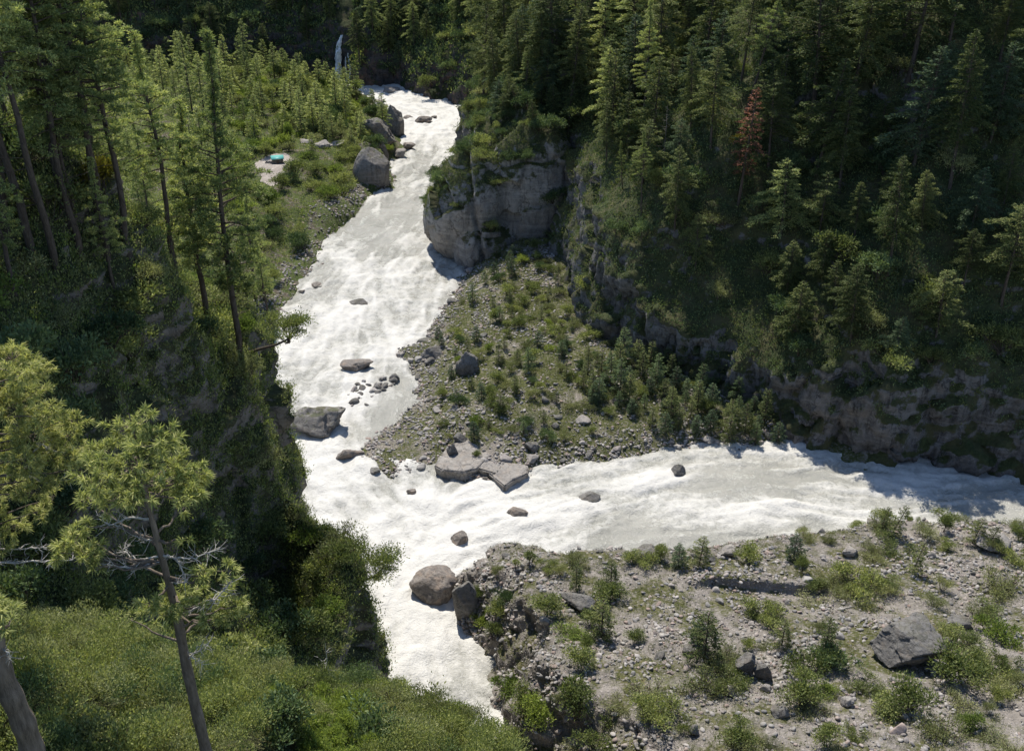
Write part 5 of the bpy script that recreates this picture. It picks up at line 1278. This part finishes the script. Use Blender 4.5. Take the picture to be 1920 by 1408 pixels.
# ------------------------------------------------------------------ the two near pines on the left
def near_pine(name, label, Y, trunk, widths, clumps, dead, seed, dens=11, needle=.29, droop=None):
    rng = np.random.default_rng(seed)
    tp = np.array([px(u, v, y=Y) for u, v in trunk]); base = tp[0].copy()
    root = bpy.data.objects.new(name, None); link(root); root.location = base; tag(root, label, 'tree')
    dep = project([base])[2][0]; m = dep / FPX
    rad = np.array(widths) * m * .5
    t = np.linspace(0, len(tp) - 1, 60)
    path = np.stack([np.interp(t, range(len(tp)), tp[:, k]) for k in range(3)], 1) - base
    path[:, :2] += np.stack([np.sin(t * 2.1) * .04, np.cos(t * 1.7) * .05], 1)
    rr = np.interp(t, range(len(tp)), rad) * (1 + .06 * np.sin(t * 9))
    mesh_np('trunk', *tube(path, rr, 14), M['bark_near'], root, True)
    tv = []; lv = []
    for (cu, cv, r) in clumps:
        c = px(cu, cv, y=Y + rng.normal(0, .9)) - base; R = r * m
        # the branch leaves the trunk a little lower than its clump
        kz = np.argmin(np.abs(path[:, 2] - (c[2] - abs(c[0] - np.interp(c[2], path[:, 2], path[:, 0])) * .25 - .1)))
        a = path[kz]; mid = (a + c) / 2 + np.array([0, 0, -.12]) + rng.normal(0, .08, 3)
        bp = np.stack([np.interp(np.linspace(0, 2, 9), range(3), np.stack([a, mid, c])[:, k]) for k in range(3)], 1) + np.vstack([np.zeros(3), rng.normal(0, .035, (8, 3))])
        tv.append(tube(bp, np.linspace(.055, .016, 9), 5))
        nt = int(dens * (R / .55) ** 2)
        for q in range(nt):
            o_ = unit(rng.normal(size=3) * np.array([1, 1, .8]) + np.array([0, 0, .25])); tip = c + o_ * R * rng.uniform(.35, 1.05) * np.array([1, 1, .8])
            src = c + (tip - c) * .15 + np.array([0, 0, -.08])
            tv.append(tube([src, (src + tip) / 2 + rng.normal(0, .03, 3), tip], [.014, .010, .006], 3))
            n = 40
            D = unit(unit(tip - src) * .75 + rng.normal(0, .62, (n, 3)) + np.array([0, 0, .1]))
            C = tip + (src - tip) * (rng.uniform(-.1, .35, n))[:, None]
            V, F = leafset(rng, C, D, needle * rng.uniform(.7, 1.15, n), .04)
            V = V.reshape(-1, 4, 3); V[:, 2, 2] -= .05; V = V.reshape(-1, 3)
            lv.append((V, F))
    for pts_, w in dead:
        q = np.array([px(u, v, y=Y + dy) for u, v, dy in pts_]) - base
        tt = np.linspace(0, len(q) - 1, 4 * len(q)); P = np.stack([np.interp(tt, range(len(q)), q[:, k]) for k in range(3)], 1) + rng.normal(0, .02, (4 * len(q), 3))
        dv = [tube(P, np.linspace(w, w * .35, len(P)), 5)]
        for k in range(3, len(P)):
            for r_ in range(rng.integers(1, 4)):
                d = unit(P[k] - P[k - 1]) * .5 + rng.normal(0, .7, 3); e = P[k] + unit(d) * rng.uniform(.15, .6)
                mid = (P[k] + e) / 2 + rng.normal(0, .05, 3)
                dv.append(tube([P[k], mid, e], [w * .35, w * .25, w * .1], 3))
                e2 = mid + unit(d + rng.normal(0, .8, 3)) * rng.uniform(.1, .3); dv.append(tube([mid, e2], [w * .2, w * .08], 3))
        V, F = join(dv); mesh_np('dead_branch', V, F, M['deadwood'], root)
    V, F = join(tv); mesh_np('limbs', V, F, M['bark_near'], root)
    V, F = join(lv); mesh_np('needles', V, F, M['pine_near'], root)
    print(name, 'needle faces', len(F)); return root
M['bark_near'] = mat_bark('scaly_pine_bark', (.085, .068, .052), (.24, .195, .155), 5.0)
near_pine('pine_tree', 'nearest pine, crooked, with bright green needle tufts and bleached dead branches, lower left', 27,
    [(402, 1500), (385, 1408), (362, 1290), (335, 1170), (312, 1090), (291, 985), (275, 920), (256, 840), (243, 775)], [22, 21, 19, 16, 12, 9, 6, 4, 2],
    [(240, 800, 36), (197, 852, 38), (292, 832, 40), (325, 868, 34), (372, 885, 26), (352, 925, 34), (250, 872, 44), (188, 900, 42), (295, 905, 40), (160, 932, 28), (215, 935, 34), (368, 900, 26), (330, 900, 30), (180, 870, 26), (262, 915, 36), (270, 790, 22),
     (135, 1018, 30), (168, 1042, 30), (112, 1035, 20), (182, 1062, 18), (150, 1000, 24), (165, 985, 16), (345, 950, 14),
     (300, 1140, 36), (332, 1112, 30), (358, 1140, 24), (385, 1080, 22), (420, 1068, 20), (442, 1106, 24), (420, 1150, 30), (392, 1165, 20), (276, 1130, 20), (248, 1160, 14), (440, 1135, 22), (405, 1120, 22), (320, 1150, 24), (372, 1100, 16), (350, 1010, 14)],
    [([(300, 1052, 0), (262, 1066, -.3), (215, 1061, -.5), (200, 1058, -.6)], .05), ([(297, 1042, 0), (262, 1052, .3), (240, 1040, .5), (230, 1030, .6)], .04), ([(290, 975, 0), (240, 970, .2), (205, 985, .3), (190, 970, .4)], .045),
     ([(305, 1040, 0), (330, 1045, -.3), (345, 1075, -.4), (352, 1092, -.4)], .045), ([(330, 1045, -.3), (370, 1045, -.3), (410, 1030, -.2)], .035), ([(340, 1155, 0), (370, 1140, -.4), (405, 1122, -.5), (430, 1095, -.5)], .05),
     ([(350, 1235, 0), (375, 1218, -.2), (395, 1200, -.3)], .035), ([(291, 1010, 0), (275, 1012, .1), (258, 1008, .1)], .04), ([(352, 1225, 0), (368, 1238, -.2), (382, 1246, -.2)], .025)], 3)
near_pine('pine_tree', 'dense pine at the left photo edge, crown of soft green tufts above a bleached bough', 36,
    [(-60, 1330), (-70, 1150), (-75, 1000), (-72, 850), (-65, 700), (-60, 640)], [34, 30, 26, 20, 12, 4],
    [(22, 672, 36), (55, 700, 34), (10, 720, 40), (60, 745, 34), (85, 780, 30), (30, 770, 40), (100, 800, 34), (60, 815, 36), (130, 815, 30), (10, 830, 40), (90, 850, 36), (140, 850, 26), (45, 870, 36), (110, 885, 30), (15, 905, 36),
     (60, 925, 30), (140, 790, 24), (40, 700, 28), (70, 960, 24), (30, 985, 28), (-10, 760, 40), (-10, 860, 40), (-10, 960, 36), (100, 930, 20), (150, 880, 22), (5, 1020, 22)],
    [([(-70, 1050, 0), (0, 1055, -.3), (60, 1052, -.5), (135, 1050, -.6)], .07), ([(-70, 1030, 0), (0, 1030, 0), (60, 1028, -.2), (85, 1026, -.2)], .05), ([(60, 850, -.3), (78, 832, -.4), (95, 845, -.5)], .04), ([(55, 893, -.3), (90, 905, -.4), (140, 898, -.5)], .045)], 4)
near_pine('pine_tree', 'thick leaning trunk cut off by the left photo edge above the near thicket', 22,
    [(62, 1420), (38, 1345), (12, 1270), (-14, 1195), (-45, 1100), (-100, 900)], [44, 41, 38, 35, 31, 27],
    [(5, 1150, 26), (15, 1175, 22), (-20, 1130, 30), (30, 1150, 18)], [([(-5, 1215, 0), (12, 1222, -.2), (20, 1230, -.2)], .03)], 6)
h = hit(100, 400)
# bleached bough in the upper left
# ------------------------------------------------------------------ waterfall
def wf():
    tops = []
    rng = np.random.default_rng(8)
    V = []; F = []; o = 0
    strands = [([(641, 66), (636, 82), (634, 108), (634, 158)], 1.6), ([(639, 70), (637, 90), (637, 120), (638, 158)], 1.1), ([(652, 100), (654, 112), (657, 130), (655, 160)], .45), ([(648, 108), (648, 122), (650, 140), (650, 160)], .35)]
    bp = hit(641, 155); 
    for (ln, w) in strands:
        ln = np.array(ln, float); fu = lambda t: np.interp(t * 3, range(4), ln[:, 0]); fv = lambda t: np.interp(t * 3, range(4), ln[:, 1])
        n = 26; pts = []
        for k in range(n):
            t = k / (n - 1); u = fu(t); v = fv(t)
            h = hit(u, v, only=('valley_head_mountain', 'river_water', 'river_bed', 'far_left_bank'))
            pts.append(h[0])
        pts = np.array(pts); 
        yy = np.minimum.accumulate(pts[:, 1])                     # falls clear of the rock once it has left it
        pts[:, 1] = yy - .5
        for k in range(n):
            v = fv(k / (n - 1)); uu = fu(k / (n - 1))
            q = px(uu, v, y=pts[k, 1]); pts[k] = q
        ww = w * .8 * np.linspace(.5, 1.15, n) * (1 + rng.normal(0, .12, n))
        V0, F0 = tube(pts, ww, 8)
        c = np.repeat(pts, 8, 0); V0 = c + (V0 - c) * np.array([1, .45, .45]) + rng.normal(0, .10, V0.shape)
        V.append(V0); F.append(F0 + o); o += len(V0)
    ob = mesh_np('waterfall', np.vstack(V), np.vstack(F), M['fall'], smooth_shade=True)
    tag(ob, 'thin white waterfall streaming down the dark rock wall into the river', 'waterfall')
k = NT('falling_water'); co = k.coords((1, 1, .12)); n = k.noise(co, 1.6, 5, .7)
k.bsdf(k.ramp(n, [(.35, (.5, .49, .47)), (.6, (.95, .935, .90))]), .5, k.bump(n, .6, .2)); M['fall'] = k.m
wf()
# ------------------------------------------------------------------ clearing with the little hut
cx = np.array(clear_poly)
xs, ys, X, Y = grid(cx[:, 0].min() - 2, cx[:, 0].max() + 2, cx[:, 1].min() - 2, cx[:, 1].max() + 2, .6)
dd = polysdf(X, Y, clear_poly) + (fbm(pts0(X, Y), 5, 3, 301) * 2.2).reshape(X.shape)
idx = np.arange(X.size).reshape(X.shape); q = np.stack([idx[:-1, :-1], idx[:-1, 1:], idx[1:, 1:], idx[1:, :-1]], -1)[(dd > 0)[:-1, :-1] & (dd > 0)[1:, 1:]]
used = np.zeros(X.size, bool); used[q.ravel()] = True; remap = np.cumsum(used) - 1
M['sand'] = mat_soil('pale_sandy_path', .12, stone=(.42, .39, .36), soil=(.33, .29, .25), pebble=2.2)
# follow the ground's own triangles so that the sheet never dips under it
Z = np.array([(TREES['far_left_bank'].ray_cast(Vector((x, y, 60)), Vector((0, 0, -1)))[0] or Vector((0, 0, 0)))[2] + .07 for x, y in zip(X.ravel()[used], Y.ravel()[used])])
path = mesh_np('sandy_path', np.stack([X.ravel()[used], Y.ravel()[used], Z], 1), remap[q], M['sand'], smooth_shade=True); tag(path, kind='structure')
def box_bm(x0, x1, y0, y1, z0, z1): 
    V = np.array([[x, y, z] for z in (z0, z1) for x, y in ((x0, y0), (x1, y0), (x1, y1), (x0, y1))], float)
    F = np.array([[0, 3, 2, 1], [4, 5, 6, 7], [0, 1, 5, 4], [1, 2, 6, 5], [2, 3, 7, 6], [3, 0, 4, 7]]); return V, F
M['roof'] = mat_flat('turquoise_sheet_roof', (.10, .36, .33), .5); M['wallst'] = mat_rock('dry_stone_wall', (.26, .23, .19), (.10, .09, .07), (.2, .15, .1), sc=4., streak=.1, bumpd=.05)
M['wood'] = mat_bark('weathered_planks', (.10, .07, .045), (.22, .16, .11), 3.0)
h = hit(521, 306)
gz = h[0][2]; g = h[0]
hut = bpy.data.objects.new('stone_hut', None); link(hut); hut.location = g; hut.rotation_euler = (0, 0, .25); hut.scale = (.8, .8, .8); tag(hut, 'tiny stone hut with a turquoise sheet roof in the sandy clearing', 'hut')
wp = [box_bm(-1.9, 1.9, -1.3, -1.0, -.3, 1.7), box_bm(-1.9, 1.9, 1.0, 1.3, -.3, 2.1), box_bm(-1.9, -1.6, -.998, .998, -.3, 1.9), box_bm(1.6, 1.9, -.998, .998, -.3, 1.9)]
V, F = join(wp); mesh_np('wall', V, F, M['wallst'], hut)
V, F = box_bm(-2.2, 2.2, -1.7, 1.6, 0, .09); V = V.copy(); V[:, 2] += 2.0 + V[:, 1] * .14; mesh_np('roof', V, F, M['roof'], hut)
V, F = box_bm(-.45, .45, -1.36, -1.302, -.2, 1.45); mesh_np('door', V, F, M['wood'], hut)
def stone_wall(u0, v0, u1, v1, lab):
    a = hit(u0, v0); b = hit(u1, v1)
    if a is None or b is None: return
    a = a[0]; b = b[0]; L = np.hypot(*(b - a)[:2]); parts_ = []
    rng = np.random.default_rng(int(u0))
    for k in range(int(L / .42) + 1):
        for r in range(3):
            vv, ff = rock_shape(900 + int(rng.integers(0, 50)), 2, 9, .05)
            t = (k + .5 * (r % 2)) * .42 / L; c = a + (b - a) * min(t, 1); parts_.append((vv * np.array([.27, .25, .17]) + c + np.array([rng.normal(0, .03), rng.normal(0, .03), .08 + .27 * r]), ff))
    V, F = join(parts_); tag(mesh_np('stone_wall', V, F, M['stone']), lab, 'wall')
stone_wall(498, 306, 516, 308, 'low dry stone wall running left from the turquoise-roofed hut')
stone_wall(531, 319, 541, 308, 'short thick stone wall in front of the turquoise-roofed hut')
# ------------------------------------------------------------------ one label for each scattered thing
ORD = ['first', 'second', 'third', 'fourth', 'fifth', 'sixth', 'seventh', 'eighth', 'ninth', 'tenth', 'eleventh', 'twelfth']
WHERE = {'rm': 'on the right mountainside', 'cl': 'on the bulging cliff', 'vh': 'round the waterfall', 'fb': 'on the far left bank', 'lf': 'in the left forest', 'lh': 'on the left slope',
         'nf': 'in the near thicket', 'isl': 'on the cobble island', 'tc': 'on the middle terrace', 'rb': 'on the near right bench'}
GROUP = {'fir': 'firs', 'pine': 'pines', 'bush': 'bushes', 'snag': 'dead trees', 'young': 'young conifers', 'boulder': 'boulders'}
CAT = {'fir': 'tree', 'pine': 'tree', 'bush': 'bush', 'snag': 'dead tree', 'young': 'tree', 'boulder': 'boulder'}
def zone(rgn, u, v):
    if rgn == 'rm':
        if v > 560: return 'on the dark river cliff'
        if u < 1150: return 'above the bulging cliff'
        if abs(u - 1400) < 170: return 'round the rusty fir'
        return 'right of the rusty fir' if u > 1400 else 'left of the rusty fir'
    if rgn == 'rb': return 'along the bench rim' if v < 1090 else ('on the eroded bench edge' if u < 1180 else 'on the open stony bench')
    if rgn == 'lh': return 'on the mid left slope' if v < 800 else 'on the lower left bluff'
    return WHERE[rgn]
cells = {}
for it in REG: cells.setdefault((it[1], zone(it[3], it[4], it[5])), []).append(it)
for (kind, region), items in cells.items():
    items.sort(key=lambda t: t[5])
    rows = max(1, math.ceil(len(items) / 12)); per = math.ceil(len(items) / rows)
    for r in range(rows):
        row = sorted(items[r * per:(r + 1) * per], key=lambda t: t[4])
        for k, (root, kd, desc, rgn, u, v) in enumerate(row):
            nr = (r + 1, 'down') if r < rows / 2 else (rows - r, 'up')
            rw = '' if rows == 1 else f", {ORD[nr[0] - 1]} row {nr[1]}"
            lab = f"{desc} {region}{rw}, {ORD[k]} from left"
            tag(root, lab, CAT[kd], f"{GROUP[kd]} {region}")
print('registered', {k: len(v) for k, v in cells.items()})
print('long', [o['label'] for o in scene.objects if o.get('label') and len(o['label'].replace('-', ' ').split()) > 16][:20])
